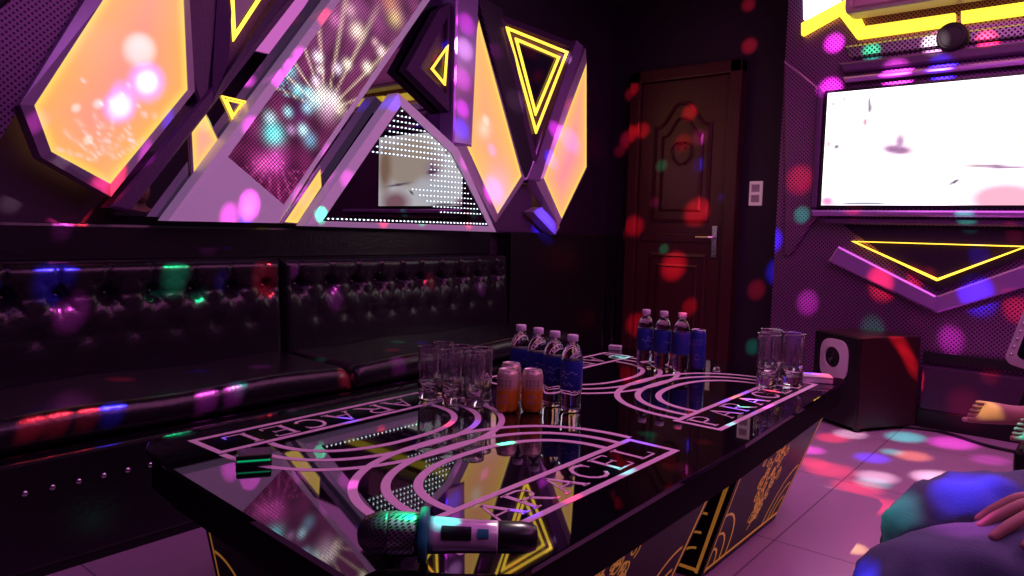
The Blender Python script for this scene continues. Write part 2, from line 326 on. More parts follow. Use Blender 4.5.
DOTS = [
    ((-2.79, 0.955, 0.852), 0.0521, 'B', 9),
    ((-2.79, 1.366, 0.835), 0.0469, 'G', 8),
    ((-2.79, 1.463, 0.756), 0.0282, 'G', 3),
    ((-2.79, 0.996, 0.72), 0.0459, 'M', 6),
    ((-2.79, 1.747, 0.817), 0.0518, 'R', 8),
    ((-2.79, 2.106, 0.708), 0.0424, 'M', 5),
    ((-2.79, 0.781, 0.803), 0.0263, 'B', 4),
    ((-2.79, 3.122, 0.705), 0.029, 'M', 5),
    ((-2.79, 2.726, 0.759), 0.0322, 'R', 5),
    ((-2.79, 1.554, 0.814), 0.0288, 'B', 3),
    ((-2.79, 1.897, 0.849), 0.0224, 'M', 5),
    ((-3.0, 2.062, 0.932), 0.029, 'G', 6),
    ((-3.0, 2.33, 0.959), 0.0358, 'B', 6),
    ((-3.0, 2.46, 0.928), 0.0367, 'R', 6),
    ((-3.0, 2.742, 0.94), 0.0388, 'G', 6),
    ((-3.0, 3.134, 0.93), 0.0418, 'R', 6),
    ((-3.0, 1.676, 0.98), 0.0441, 'M', 5),
    ((-3.0, 1.662, 0.94), 0.0308, 'B', 5),
    ((-3.0, 1.085, 1.065), 0.0528, 'R', 6),
    ((-3.0, 1.009, 0.966), 0.0296, 'M', 2),
    ((-2.653, 1.07, 0.455), 0.0352, 'R', 6),
    ((-2.572, 1.84, 0.455), 0.0299, 'G', 4),
    ((-2.476, 2.175, 0.455), 0.0318, 'R', 6),
    ((-2.632, 2.344, 0.455), 0.0291, 'G', 6),
    ((-2.559, 2.427, 0.455), 0.0293, 'B', 8),
    ((-2.522, 1.535, 0.455), 0.0351, 'M', 3),
    ((-2.36, 2.563, 0.455), 0.034, 'M', 3),
    ((-2.329, 1.34, 0.455), 0.0282, 'C', 3),
    ((-2.637, 1.353, 0.455), 0.0304, 'B', 3),
    ((-2.33, 0.69, 0.411), 0.0284, 'R', 9),
    ((-2.33, 0.758, 0.412), 0.0291, 'R', 6),
    ((-2.33, 0.838, 0.411), 0.027, 'R', 4),
    ((-2.33, 0.915, 0.425), 0.0308, 'B', 8),
    ((-2.33, 1.212, 0.402), 0.0339, 'M', 8),
    ((-2.33, 1.31, 0.406), 0.0315, 'M', 8),
    ((-2.33, 1.796, 0.407), 0.0321, 'R', 12),
    ((-2.33, 2.077, 0.411), 0.0388, 'M', 5),
    ((-2.87, 0.879, 1.22), 0.0308, 'G', 2),
    ((-2.87, 1.25, 1.656), 0.049, 'W', 7),
    ((-2.87, 1.274, 1.542), 0.0571, 'M', 14),
    ((-2.87, 1.274, 1.542), 0.0342, 'W', 14),
    ((-2.87, 1.175, 1.438), 0.0482, 'M', 14),
    ((-2.87, 1.175, 1.438), 0.0334, 'W', 12),
    ((-2.87, 1.179, 1.497), 0.0297, 'M', 7),
    ((-2.87, 1.099, 1.434), 0.0145, 'W', 6),
    ((-2.87, 1.026, 1.409), 0.0107, 'W', 6),
    ((-2.87, 1.063, 1.301), 0.0108, 'W', 6),
    ((-2.87, 1.563, 1.474), 0.0247, 'G', 2),
    ((-2.87, 2.082, 1.96), 0.0416, 'R', 1.5),
    ((-2.87, 3.009, 1.682), 0.0394, 'M', 3),
    ((-2.87, 3.019, 1.348), 0.0284, 'M', 1),
    ((-2.87, 3.3, 1.251), 0.0599, 'M', 9),
    ((-2.87, 3.273, 1.486), 0.0297, 'M', 7),
    ((-2.87, 4.071, 1.632), 0.0677, 'M', 8),
    ((-2.87, 3.213, 1.653), 0.0234, 'W', 5),
    ((-2.87, 3.608, 2.152), 0.056, 'R', 2),
    ((-2.87, 3.296, 2.071), 0.0413, 'M', 1.5),
    ((-2.87, 3.982, 1.557), 0.0602, 'M', 1.5),
    ((-2.87, 4.118, 1.839), 0.0612, 'R', 0.8),
    ((-2.87, 1.898, 1.7), 0.0356, 'M', 2),
    ((-2.87, 1.837, 1.646), 0.0351, 'M', 2),
    ((-2.87, 1.6, 1.036), 0.0379, 'M', 2),
    ((-2.87, 2.829, 1.923), 0.0325, 'R', 2),
    ((-2.87, 2.88, 2.013), 0.0218, 'B', 4),
    ((-2.87, 3.027, 2.153), 0.0504, 'M', 2),
    ((-2.87, 3.015, 2.014), 0.0504, 'W', 2.5),
    ((-2.87, 3.004, 1.847), 0.0505, 'M', 2),
    ((-2.87, 3.004, 1.57), 0.0451, 'B', 3),
    ((-2.87, 3.817, 1.08), 0.0656, 'B', 9),
    ((-2.87, 3.873, 1.481), 0.046, 'B', 6),
    ((-2.87, 3.982, 2.178), 0.0397, 'W', 3),
    ((-2.87, 3.907, 1.679), 0.0461, 'M', 4),
    ((-2.87, 0.912, 1.352), 0.0275, 'M', 2),
    ((-2.87, 0.97, 1.204), 0.0246, 'W', 1),
    ((-2.87, 1.282, 1.287), 0.0307, 'M', 2),
    ((-2.87, 1.1, 1.131), 0.0293, 'M', 2),
    ((-2.87, 1.36, 1.418), 0.0274, 'B', 2),
    ((-2.87, 2.115, 1.323), 0.0472, 'M', 2),
    ((-2.87, 1.951, 1.128), 0.0411, 'M', 1.5),
    ((-2.87, 2.48, 1.632), 0.0406, 'B', 2),
    ((-2.87, 1.939, 1.509), 0.0406, 'B', 2),
    ((-2.87, 1.702, 1.413), 0.0385, 'M', 1.5),
    ((-2.87, 1.949, 1.754), 0.0405, 'M', 1.5),
    ((-2.87, 2.203, 1.212), 0.0386, 'M', 1),
    ((-2.87, 3.475, 1.808), 0.0551, 'W', 1.2),
    ((-2.857, 4.84, 2.066), 0.0448, 'R', 2.25),
    ((-2.868, 4.84, 1.732), 0.058, 'R', 3.75),
    ((-2.758, 4.84, 1.762), 0.0508, 'R', 3.0),
    ((-2.58, 4.84, 1.497), 0.0375, 'G', 2.25),
    ((-2.376, 4.84, 1.865), 0.0485, 'R', 3.0),
    ((-2.287, 4.84, 1.156), 0.0788, 'R', 4.5),
    ((-2.447, 4.84, 0.761), 0.0808, 'R', 5.25),
    ((-2.534, 4.84, 0.882), 0.0314, 'G', 3.0),
    ((-1.969, 4.84, 2.297), 0.0457, 'R', 3.0),
    ((-1.99, 4.84, 2.569), 0.04, 'R', 2.25),
    ((-2.793, 4.84, 1.039), 0.0645, 'R', 3.0),
    ((-2.742, 4.84, 0.294), 0.0648, 'R', 3.0),
    ((-2.288, 4.84, 1.488), 0.0422, 'B', 1.5),
    ((-1.691, 4.84, 0.796), 0.0678, 'B', 6.75),
    ((-1.832, 4.84, 0.666), 0.0519, 'R', 2.25),
    ((-1.839, 4.84, 0.274), 0.0407, 'G', 2.25),
    ((-2.42, 4.84, 1.656), 0.055, 'R', 1.5),
    ((-2.29, 4.84, 1.684), 0.0481, 'M', 1.125),
    ((-2.624, 4.84, 1.227), 0.0315, 'M', 0.75),
    ((-2.105, 4.84, 1.261), 0.0237, 'B', 1.5),
    ((-2.306, 4.84, 0.472), 0.0491, 'R', 2.25),
    ((-2.943, 4.84, 1.646), 0.039, 'R', 1.5),
    ((-1.461, 4.45, 1.37), 0.0686, 'R', 1.7),
    ((-1.437, 4.45, 1.162), 0.0392, 'G', 2.55),
    ((-1.379, 4.45, 0.662), 0.0539, 'M', 2.55),
    ((-0.982, 4.45, 0.785), 0.0599, 'R', 4.25),
    ((-0.634, 4.45, 0.529), 0.0526, 'M', 2.55),
    ((-0.582, 4.45, 1.126), 0.0386, 'G', 2.55),
    ((-0.531, 4.45, 0.966), 0.0427, 'B', 2.55),
    ((-0.363, 4.45, 0.713), 0.05, 'R', 2.55),
    ((-0.526, 4.45, 0.762), 0.0685, 'B', 5.1),
    ((-0.82, 4.45, 0.845), 0.0404, 'R', 2.55),
    ((-0.749, 4.45, 0.859), 0.0266, 'R', 3.4),
    ((-1.319, 4.45, 2.155), 0.0472, 'M', 3.4),
    ((-1.326, 4.45, 1.895), 0.057, 'M', 3.4),
    ((-0.978, 4.45, 1.935), 0.063, 'M', 3.4),
    ((-0.762, 4.45, 1.941), 0.0521, 'B', 2.55),
    ((-0.794, 4.45, 2.07), 0.0566, 'W', 0.85),
    ((-0.569, 4.45, 2.058), 0.0377, 'R', 2.55),
    ((-1.112, 4.45, 2.071), 0.0412, 'G', 0.85),
    ((-1.137, 4.45, 1.181), 0.0468, 'R', 1.7),
    ((-1.019, 4.45, 0.543), 0.0559, 'G', 0.85),
    ((-0.432, 4.45, 0.332), 0.0383, 'R', 1.275),
    ((-0.387, 4.45, 1.068), 0.0332, 'R', 1.7),
    ((-0.748, 4.153, 0.0), 0.0778, 'C', 2.5),
    ((-0.541, 4.209, 0.0), 0.0912, 'M', 2.5),
    ((-1.025, 3.855, 0.0), 0.0664, 'R', 2),
    ((-0.977, 4.004, 0.0), 0.068, 'W', 2),
    ((-0.786, 3.636, 0.0), 0.0654, 'B', 3),
    ((-0.648, 3.812, 0.0), 0.0663, 'O', 2.2),
    ((-0.738, 3.81, 0.0), 0.0433, 'C', 1.5),
    ((-0.701, 3.358, 0.0), 0.0688, 'W', 2),
    ((-0.694, 3.262, 0.0), 0.0587, 'C', 1.2),
    ((-0.5, 3.534, 0.0), 0.0819, 'W', 3.5),
    ((-0.822, 2.998, 0.0), 0.0603, 'W', 2.5),
    ((-0.748, 2.949, 0.0), 0.0625, 'B', 2.5),
    ((-0.88, 3.311, 0.0), 0.0881, 'R', 1.8),
    ((-0.729, 3.165, 0.0), 0.0823, 'R', 1.8),
    ((-0.625, 2.994, 0.0), 0.0846, 'R', 1.8),
    ((-0.789, 2.329, 0.0), 0.0591, 'O', 1),
    ((-0.739, 2.123, 0.0), 0.0543, 'B', 1),
    ((-0.586, 2.518, 0.0), 0.043, 'Y', 2),
    ((-0.975, 3.371, 0.0), 0.0592, 'R', 1.5),
    ((-0.493, 4.591, 0.0), 0.076, 'R', 1),
    ((-1.042, 3.557, 0.0), 0.0577, 'M', 2),
    ((-0.362, 4.007, 0.0), 0.0657, 'M', 1),
    ((-1.705, 1.148, 0.5), 0.036, 'G', 2),
    ((-1.717, 1.075, 0.5), 0.027, 'R', 1.6),
    ((-1.544, 1.191, 0.5), 0.0294, 'B', 2.4),
    ((-1.713, 0.837, 0.5), 0.0196, 'G', 9),
    ((-1.596, 0.882, 0.5), 0.0215, 'B', 2.5),
    ((-1.12, 1.632, 0.5), 0.0222, 'R', 8),
    ((-1.103, 1.332, 0.5), 0.0195, 'G', 8),
    ((-0.889, 1.654, 0.5), 0.0233, 'G', 8),
    ((-0.974, 1.129, 0.5), 0.0127, 'R', 9),
    ((-0.793, 1.356, 0.5), 0.0285, 'C', 2),
    ((-0.778, 1.142, 0.5), 0.0234, 'R', 2),
    ((-0.798, 1.027, 0.5), 0.024, 'B', 2.5),
    ((-0.864, 1.568, 0.5), 0.0397, 'B', 1.6),
    ((-0.751, 1.69, 0.5), 0.0201, 'R', 9),
    ((-1.467, 1.132, 0.5), 0.0204, 'B', 3),
    ((-1.324, 1.355, 0.5), 0.0239, 'R', 2),
    ((-1.346, 1.278, 0.5), 0.0259, 'O', 1.5),
    ((-1.142, 0.894, 0.5), 0.0221, 'M', 1.2),
    ((-1.281, 1.398, 0.5), 0.0373, 'B', 1),
    ((-1.035, 2.199, 0.5), 0.0297, 'R', 1.5),
    ((-0.765, 2.187, 0.5), 0.0336, 'M', 1.6),
    ((-0.759, 1.905, 0.5), 0.0247, 'C', 1.6),
    ((-0.915, 2.162, 0.5), 0.0347, 'B', 2),
    ((-0.915, 2.324, 0.5), 0.03, 'B', 2),
    ((-1.208, 2.559, 0.5), 0.0307, 'R', 2),
    ((-1.545, 2.604, 0.5), 0.0376, 'C', 2),
    ((-1.267, 2.229, 0.5), 0.0248, 'R', 2),
    ((-0.8, 2.274, 0.273), 0.0288, 'B', 4),
    ((-0.8, 2.464, 0.241), 0.0273, 'R', 4),
    ((-0.8, 2.157, 0.327), 0.0184, 'G', 3),
    ((-1.919, 0.98, 0.086), 0.0282, 'G', 5),
    ((-0.27, 1.4, 0.54), 0.045, 'C', 1.2),
    ((-0.13, 1.42, 0.56), 0.055, 'B', 5),
    ((-0.13, 1.2, 0.6), 0.04, 'M', 1),
    ((-0.25, 1.09, 0.54), 0.03, 'B', 5),
    ((-0.27, 2.83, 0.46), 0.032, 'Y', 2.2),
    ((-0.17, 2.71, 0.44), 0.022, 'C', 3),
    ((-0.1, 2.86, 0.47), 0.035, 'R', 3),
    ((-0.81, 0.73, 0.575), 0.03, 'G', 6),
    ((-0.76, 0.78, 0.575), 0.018, 'C', 5),
    ((-0.68, 0.85, 0.57), 0.03, 'W', 1),
    ((-0.82, 4.27, 0.46), 0.035, 'R', 22),
    ((-0.785, 4.325, 0.38), 0.03, 'R', 22),
    ((-0.77, 4.35, 0.31), 0.022, 'R', 14),
]
GAIN = 34.0
REFLECTION_BLOBS = [(1.821, 1.655, 0.03, (0.1, 0.7, 1), 1.5), (1.891, 1.694, 0.03, (0.2, 0.8, 0.9), 1), (1.932, 1.617, 0.025, (0.3, 0.9, 1), 1.6), (1.985, 1.617, 0.02, (0.3, 0.9, 1), 1.5), (1.811, 1.408, 0.04, (0.1, 1, 1), 1.8), (1.792, 1.475, 0.025, (0.6, 0.9, 1), 1.3), (1.881, 1.513, 0.02, (0.3, 0.8, 0.9), 1.6), (1.959, 1.444, 0.022, (0.4, 0.9, 1), 2), (1.98, 1.545, 0.022, (0.3, 0.8, 1), 1.4), (1.997, 1.403, 0.03, (0.1, 0.6, 0.8), 1), (1.897, 1.436, 0.02, (0.7, 0.4, 0.8), 1), (2.038, 1.783, 0.022, (1, 0.9, 1), 2), (2.049, 1.727, 0.018, (1, 0.8, 0.8), 1.6), (2.028, 1.673, 0.02, (1, 0.8, 1), 1.6), (2.15, 1.75, 0.022, (1, 0.8, 1), 1.6), (2.202, 1.782, 0.022, (1, 0.9, 0.7), 1.8), (2.259, 1.948, 0.035, (1, 0.85, 0.6), 1.6), (2.322, 1.791, 0.024, (1, 0.9, 0.7), 1.7), (2.409, 1.885, 0.024, (1, 0.7, 0.7), 1.8), (2.37, 1.92, 0.018, (1, 0.6, 0.6), 1), (2.217, 2.036, 0.03, (0.9, 0.5, 0.6), 1), (2.497, 2.065, 0.04, (0.6, 0.55, 0.1), 1.2), (2.131, 1.97, 0.03, (0.7, 0.2, 0.5), 0.8), (2.061, 1.625, 0.035, (1, 0.95, 0.8), 1.3), (2.122, 1.607, 0.035, (1, 0.9, 0.9), 1.3), (2.095, 1.561, 0.05, (1, 0.7, 0.9), 0.8), (2.163, 1.571, 0.03, (1, 0.8, 0.6), 1.0), (2.023, 1.587, 0.035, (0.4, 0.9, 0.9), 1.5), (1.816, 1.296, 0.05, (0.9, 0.1, 0.6), 1), (1.753, 1.269, 0.04, (0.8, 0.1, 0.5), 0.8), (1.921, 1.878, 0.03, (0.5, 0.05, 0.2), 0.6), (2.463, 2.135, 0.05, (0.7, 0.3, 0.1), 0.9)]
REFLECTION_FANS = [(2.083, 1.541, (1.0, 0.8, 0.5), 0.15, 2.9, 9, 0.65), (2.039, 1.567, (0.1, 0.7, 0.8), 2.6, 3.14, 5, 0.5), (1.816, 1.34, (0.8, 0.1, 0.45), -2.6, -0.9, 6, 0.28), (1.944, 1.285, (0.7, 0.08, 0.4), -2.4, -0.9, 6, 0.25)]


# ================================================================ the room
struct('floor', Bx(-3.3, 1.5, -1.3, 5.1, -.1, 0), M_floor, 'glossy pink-grey tiled floor', 'floor')
struct('ceiling', Bx(-3.3, 1.5, -1.3, 5.1, 2.75, 2.85), M_ceil)
struct('wall_left', Bx(-3.2, -3.05, -1.3, 5.1, 0, 2.75), M_wall)
struct('wall_back', Bx(-3.05, -1.5, 4.86, 5.0, 0, 2.75), M_wall)
struct('wall_right', Bx(1.3, 1.45, -1.3, 5.1, 0, 2.75), M_wall)
struct('wall_front', Bx(-3.05, 1.3, -1.3, -1.15, 0, 2.75), M_wall)
struct('wall_screen', Bx(-1.6, 1.3, 4.5, 5.0, .0, 2.75), M_perf_y)
# padded dark strip between the sofa and the wall panels
bm = Bx(-3.05, -2.99, -1.15, 3.42, .855, 1.0, bev=.012)
struct('trim_1', bm, M_leather)
struct('baseboard_back', Bx(-1.6, 1.3, 4.44, 4.5, 0, .10, bev=.006), M_black)
# dark glossy wall end between the sofa and the door
bm = Bx(-3.05, -2.93, 3.55, 4.855, 0, 1.0, bev=.006)
struct('trim_2', bm, M_dark_plastic)
for y, z1 in ((4.66, .93), (4.80, .56)):
    t = tag(obj('metal_edge_strip', Bx(-2.93, -2.922, y, y+.012, .02, z1, bev=.001), M_chrome),
            'taller thin metal strip standing on the dark wall left of the door' if z1 > .9 else 'shorter thin metal strip nearest the left edge of the door', 'metal strip', 'thin metal strips left of the door')

# ---------------------------------------------------------------- the door
DX0, DX1, DZ = -2.74, -2.07, 2.11
dr = obj('door_1', Bx(DX0, DX1, 4.80, 4.855, .01, DZ, bev=.004), M_door); tag(dr, 'dark red-brown carved wooden door', 'door', kind='structure')
bm = bmesh.new(); box(bm, DX0-.09, DX0-.005, 4.77, 4.86, 0, DZ+.09, .008); box(bm, DX1+.005, DX1+.09, 4.77, 4.86, 0, DZ+.09, .008); box(bm, DX0-.09, DX1+.09, 4.77, 4.86, DZ+.005, DZ+.09, .008)
obj('door_frame', bm, M_door, dr)
def moulding(pts, wd=.022):
    bm = bmesh.new(); pts = [Vector((p[0], 4.80, p[1])) for p in pts]; pts.append(pts[0])
    inner = shrink([(p.x, p.z) for p in pts[:-1]], wd)
    ring(bm, [Vector((p.x, 4.792, p.z)) for p in pts[:-1]], [Vector((q[0], 4.785, q[1])) for q in inner], (0, .02, 0)); return bm
cx = (DX0+DX1)/2; hw = .225
top = [(cx-hw, 1.10), (cx+hw, 1.10), (cx+hw, 1.78)]
for k in range(0, 13):
    a = k/12; x = cx+hw-2*hw*a; s = abs(2*a-1); top.append((x, 1.80+.15*(math.cos(PI*s)+1)/2+.02*math.sin(2*PI*s)))
top.append((cx-hw, 1.78))
obj('door_panel_moulding', moulding(top), M_door, dr)
obj('door_panel_moulding', moulding([(x*1, z) for x, z in [(cx-hw, .20), (cx+hw, .20), (cx+hw, .88), (cx-hw, .88)]]), M_door, dr)
inner = [(cx+(x-cx)*.72, 1.10+(z-1.10)*.78+.08) for x, z in top]
obj('door_panel_moulding', moulding(inner, .015), M_door, dr)
obj('door_panel_moulding', moulding([(cx-hw*.72, .28), (cx+hw*.72, .28), (cx+hw*.72, .80), (cx-hw*.72, .80)], .015), M_door, dr)
obj('door_rail', Bx(DX0+.04, DX1-.04, 4.79, 4.80, .96, 1.02, bev=.004), M_door, dr)
# carved scroll in the upper panel
bm = bmesh.new()
for s in (-1, 1):
    tube(bm, [(cx+s*(.02+.09*t)*math.cos(t*5), 4.785, 1.62+(.02+.09*t)*math.sin(t*5)) for t in [k/16 for k in range(17)]], .006, 6)
obj('door_carving', bm, M_door, dr)
h = bmesh.new(); box(h, DX1-.075, DX1-.035, 4.785, 4.80, .86, 1.08, .004)
tube(h, [(DX1-.055, 4.79, 1.0), (DX1-.055, 4.745, 1.0), (DX1-.075, 4.735, 1.0), (DX1-.17, 4.735, .998)], .008)
obj('door_handle', h, M_silver, dr)
sw = thing('wall_switch', 'small pale wall switch on the dark wall between the door and the screen', 'light switch', (-1.872, 4.855, 1.305))
obj('switch_plate', Bx(-.045, .045, -.012, 0, -.082, .082, bev=.004), mat('pink_glow_switch_plastic', (.8, .66, .72), .35, emit=(.8, .4, .55), es=.25), sw)  # plate given a pink glow in place of light falling on it
obj('rocker', Bx(-.028, .028, -.018, -.012, .01, .06, bev=.003), M_plastic, sw); obj('rocker', Bx(-.028, .028, -.018, -.012, -.06, -.01, bev=.003), M_plastic, sw)

# ================================================================ tufted sofas along the left wall
def sofa_back(y0, y1, buttons, rows=(.742, .60), x=-2.80):
    bm = bmesh.new(); nu = int((y1-y0)/.0085); nv = 52; z0, z1 = .40, .865
    g = []
    bt = [(b_, rows[0]) for b_ in buttons]+[((a+b_)/2, rows[1]) for a, b_ in zip(buttons, buttons[1:])]
    for i in range(nu+1):
        y = y0+(y1-y0)*i/nu; row = []
        near = [q for q in bt if abs(q[0]-y) < .14]
        ey = min(1, max(0, min(y-y0, y1-y)/.03)); ey = math.sqrt(1-(1-ey)**2)
        for j in range(nv+1):
            z = z0+(z1-z0)*j/nv; t = (z1-z)/.04; ez = math.sqrt(max(0, 1-(1-min(1, t))**2))
            d = .0
            for by, bz in near:
                r = math.hypot(y-by, z-bz); k_ = 1 if bz > .7 else .16; d += k_*(.046*math.exp(-(r/.028)**2)+.010*math.exp(-(r/.060)**2))
                a = math.atan2(z-bz, y-by); d += k_*.006*math.exp(-((r-.050)/.025)**2)*max(0, math.cos(8*a))**3
                if z > bz and bz > .7: d += .007*math.exp(-((y-by)/.008)**2)
            lean = (z-z0)*-.06
            row.append(bm.verts.new((x+lean-.05*(1-min(ez, ey))-d, y, z)))
        g.append(row)
    for i in range(nu):
        for j in range(nv): bm.faces.new((g[i][j], g[i+1][j], g[i+1][j+1], g[i][j+1]))
    # close it to the wall
    bk = [[bm.verts.new((-2.985, y, z)) for z in (z0, z1-.005)] for y in (y0, y1)]
    top = [g[i][nv] for i in range(nu+1)]; bot = [g[i][0] for i in range(nu+1)]
    bm.faces.new(top+[bk[1][1], bk[0][1]]); bm.faces.new(bot[::-1]+[bk[0][0], bk[1][0]])
    bm.faces.new([g[0][j] for j in range(nv+1)]+[bk[0][1], bk[0][0]]); bm.faces.new([g[nu][j] for j in range(nv, -1, -1)]+[bk[1][0], bk[1][1]])
    return bm, bt
def seat_cushion(y0, y1):
    bm = bmesh.new(); nu, nv = 60, 30; g = []
    for i in range(nu+1):
        y = y0+(y1-y0)*i/nu; ey = min(1, min(y-y0, y1-y)/.05); ey = math.sqrt(max(0, 1-(1-ey)**2)); row = []
        for j in range(nv+1):
            t = j/nv
            if t < .7: x = -2.80+(.44)*(t/.7); z = .455
            else: a = (t-.7)/.3*PI/2; x = -2.36+.04*math.sin(a); z = .455-.06*(1-math.cos(a))-(.02*max(0, a-1.2))
            z -= .03*(1-ey); z += .006*math.sin(y*9+x*5)*(ey)
            row.append(bm.verts.new((x-(.012*(1-ey) if t > .7 else 0), y, z)))
        row.append(bm.verts.new((-2.325, y, .36))); g.append(row)
    n = len(g[0])
    for i in range(nu):
        for j in range(n-1): bm.faces.new((g[i][j], g[i+1][j], g[i+1][j+1], g[i][j+1]))
    r = [bm.verts.new((-2.80, y, .36)) for y in (y0, y1)]
    bm.faces.new([g[0][j] for j in range(n)]+[r[0]]); bm.faces.new([g[nu][j] for j in range(n-1, -1, -1)]+[r[1]])
    bm.faces.new([g[i][0] for i in range(nu+1)]+[r[1], r[0]]); bm.faces.new([g[i][-1] for i in range(nu, -1, -1)]+[r[0], r[1]])
    return bm
def sofa(y0, y1, buttons, label, studs):
    t = thing('tufted_sofa', label, 'sofa', (0, 0, 0), 0, 'black leather sofas along the left wall')
    bm, bt = sofa_back(y0, y1, buttons); obj('backrest', bm, M_leather, t, True)
    for by, bz in bt[:len(buttons)]:
        b_ = bmesh.new(); bmesh.ops.create_uvsphere(b_, u_segments=12, v_segments=8, radius=.012)
        for v in b_.verts: v.co = Vector((v.co.x*.6-2.872, v.co.y+by, v.co.z+bz))
        obj('tufting_button', b_, M_leather, t, True)
    obj('seat_cushion', seat_cushion(y0+.004, y1-.004), M_leather, t, True)
    obj('base', Bx(-2.98, -2.262, y0+.002, y1-.002, .03, .345, bev=.01), M_leather, t)
    for y in studs:
        b_ = bmesh.new(); bmesh.ops.create_uvsphere(b_, u_segments=10, v_segments=6, radius=.009)
        for v in b_.verts: v.co = Vector((v.co.x*.6-2.262, v.co.y+y, v.co.z+.257))
        obj('stud', b_, M_silver, t, True)
    obj('plinth', Bx(-2.95, -2.275, y0+.02, y1-.02, 0, .03), M_black, t)
    return t
sofa(1.84, 3.40, [1.926, 2.096, 2.249, 2.395, 2.542, 2.677, 2.828, 2.98, 3.132, 3.29], 'black tufted leather sofa at the far end of the left wall, nearer the door', [1.92+.075*k for k in range(10)])
sofa(-.25, 1.832, [1.76-.163*k for k in range(12)], 'long black tufted leather sofa at the near end, under the biggest yellow panel', [.59+.068*k for k in range(9)])

# ================================================================ decorated left wall
def frame2(pts, x, wd): return side3(pts, x), side3(shrink(pts, wd), x+.012)
def backlit(name, label, face, frame, x, glow, grp='yellow backlit panels on the left wall', depth=.09, chamfer=.02):
    t = thing(name, label, 'wall panel', (x, face[0][0], face[0][1]), 0, grp); org = Vector(t.location)
    T = lambda u, v: Vector((x, u, v))-org
    P = picture('lit_face', face, T, .012, glow, 1.0, t, .12)
    bm = bmesh.new()
    n = len(frame)
    if len(face) == n: ring(bm, [Vector((x-chamfer, p[0], p[1]))-org for p in frame], [Vector((x+.004, p[0], p[1]))-org for p in face], (-depth+.01, 0, 0))
    else: prism(bm, [Vector((x-.01, p[0], p[1]))-org for p in frame], (-depth+.02, 0, 0))
    obj('mirror_frame', bm, M_bevel, t)
    return t
def glow_for(face, core=(1, .40, .34), rim=(1, .55, .08), wd=.10, blobs=()):
    def f(u, v):
        d = edge_dist(face, u, v)
        c = mixc(rim, core, (d/wd)**.8)
        c = mixc((1, .70, .12), c, d/.03)
        for (bu, bv, r, col) in blobs: c = mixc(c, col, math.exp(-((u-bu)**2+(v-bv)**2)/r**2))
        return c
    return f
random.seed(3)
sp = []   # printed firework on the big panel
for k in range(7):
    a = math.radians(35+k*22)
    for q in range(2, 9):
        r = .02*q; sp.append((1.12+r*math.cos(a), 1.22+r*math.sin(a)*1.1, .006, (1, .70, .62)))
for k in range(14): sp.append((1.05+random.random()*.25, 1.3+random.random()*.25, .007, (1, .75, .75)))
backlit('backlit_panel', 'largest yellow backlit panel, in a mirror frame at the near end of the wall', P1_FACE, P1_FRAME, -2.87, glow_for(P1_FACE, (.98, .34, .24), (1, .48, .07), .17, sp))
backlit('backlit_panel', 'small orange glowing sliver between the largest yellow panel and the firework mirror panel', P0_FACE, shrink(P0_FACE, -.008), -2.955, glow_for(P0_FACE, (1, .42, .30), (1, .5, .12), .05), depth=.020, chamfer=.003)  # glowing face set just in front of the smoked mirror
backlit('backlit_panel', 'tall yellow backlit shard right of the triangular mirror', P2_FACE, P2_FRAME, -2.87, glow_for(P2_FACE, (1, .42, .20), (1, .56, .10), .16, [(3.33, 1.25, .12, (1, .50, .62)), (3.2, 1.6, .05, (1, .7, .5))]))
backlit('backlit_panel', 'yellow backlit shard furthest along the left wall, closest to the door', P3_FACE, P3_FRAME, -2.87, glow_for(P3_FACE, (1, .30, .34), (1, .55, .10), .17))
backlit('backlit_panel', 'small yellow backlit sliver in the lower right corner of the firework mirror panel frame', P4_FACE, shrink(P4_FACE, -.006), -2.840, glow_for(P4_FACE, (1, .5, .2), (1, .62, .10), .05), depth=.020, chamfer=.003)

# mirror panel, its disco reflections painted as glowing firework bursts
t = thing('firework_reflection_panel', 'slanted mirror panel, disco reflections painted as firework bursts, pale frame on the left wall', 'mirror panel', (-2.86, 1.859, 1.101)); org = Vector(t.location)
random.seed(11)
bursts = []
def B_(u, v, r, c, s=1): bursts.append((u, v, r, (c[0]*s, c[1]*s, c[2]*s)))
for u_, v_, r, c, s in REFLECTION_BLOBS: B_(u_, v_, r, c, s)
def reflection_colour(u, v):
    # base: dark crimson below, purple and gold above
    k = (v-1.1)/1.2; c = mixc((.16, .010, .08), (.22, .05, .16), k)
    s = .5+.5*math.sin(u*37+math.sin(v*9)*3)*math.sin(v*21-u*13); c = tuple(a*(.5+s) for a in c)
    r, g, b_ = c
    # streaks fanning from the burst
    for (cu, cv, col, a0, a1, n, R_) in REFLECTION_FANS:
        du, dv = u-cu, v-cv; rr = math.hypot(du, dv); a = math.atan2(dv, du)
        if rr < R_ and a0 < a < a1:
            f = max(0, math.cos((a-a0)/(a1-a0)*2*PI*n))**6*(1-rr/R_)**.6
            r += col[0]*f; g += col[1]*f; b_ += col[2]*f
    for (bu, bv, q, col) in bursts:
        d2 = ((u-bu)**2+(v-bv)**2)/q**2
        if d2 < 9: e = math.exp(-d2); r += col[0]*e; g += col[1]*e; b_ += col[2]*e
    return (r, g, b_)
picture('painted_reflection', FIREWORK_FACE, lambda u, v: Vector((-2.86, u, v))-org, .011, reflection_colour, 1.0, t, .02, ((1, 2), .0125, .36))
bm = bmesh.new(); n = len(FIREWORK_FRAME)
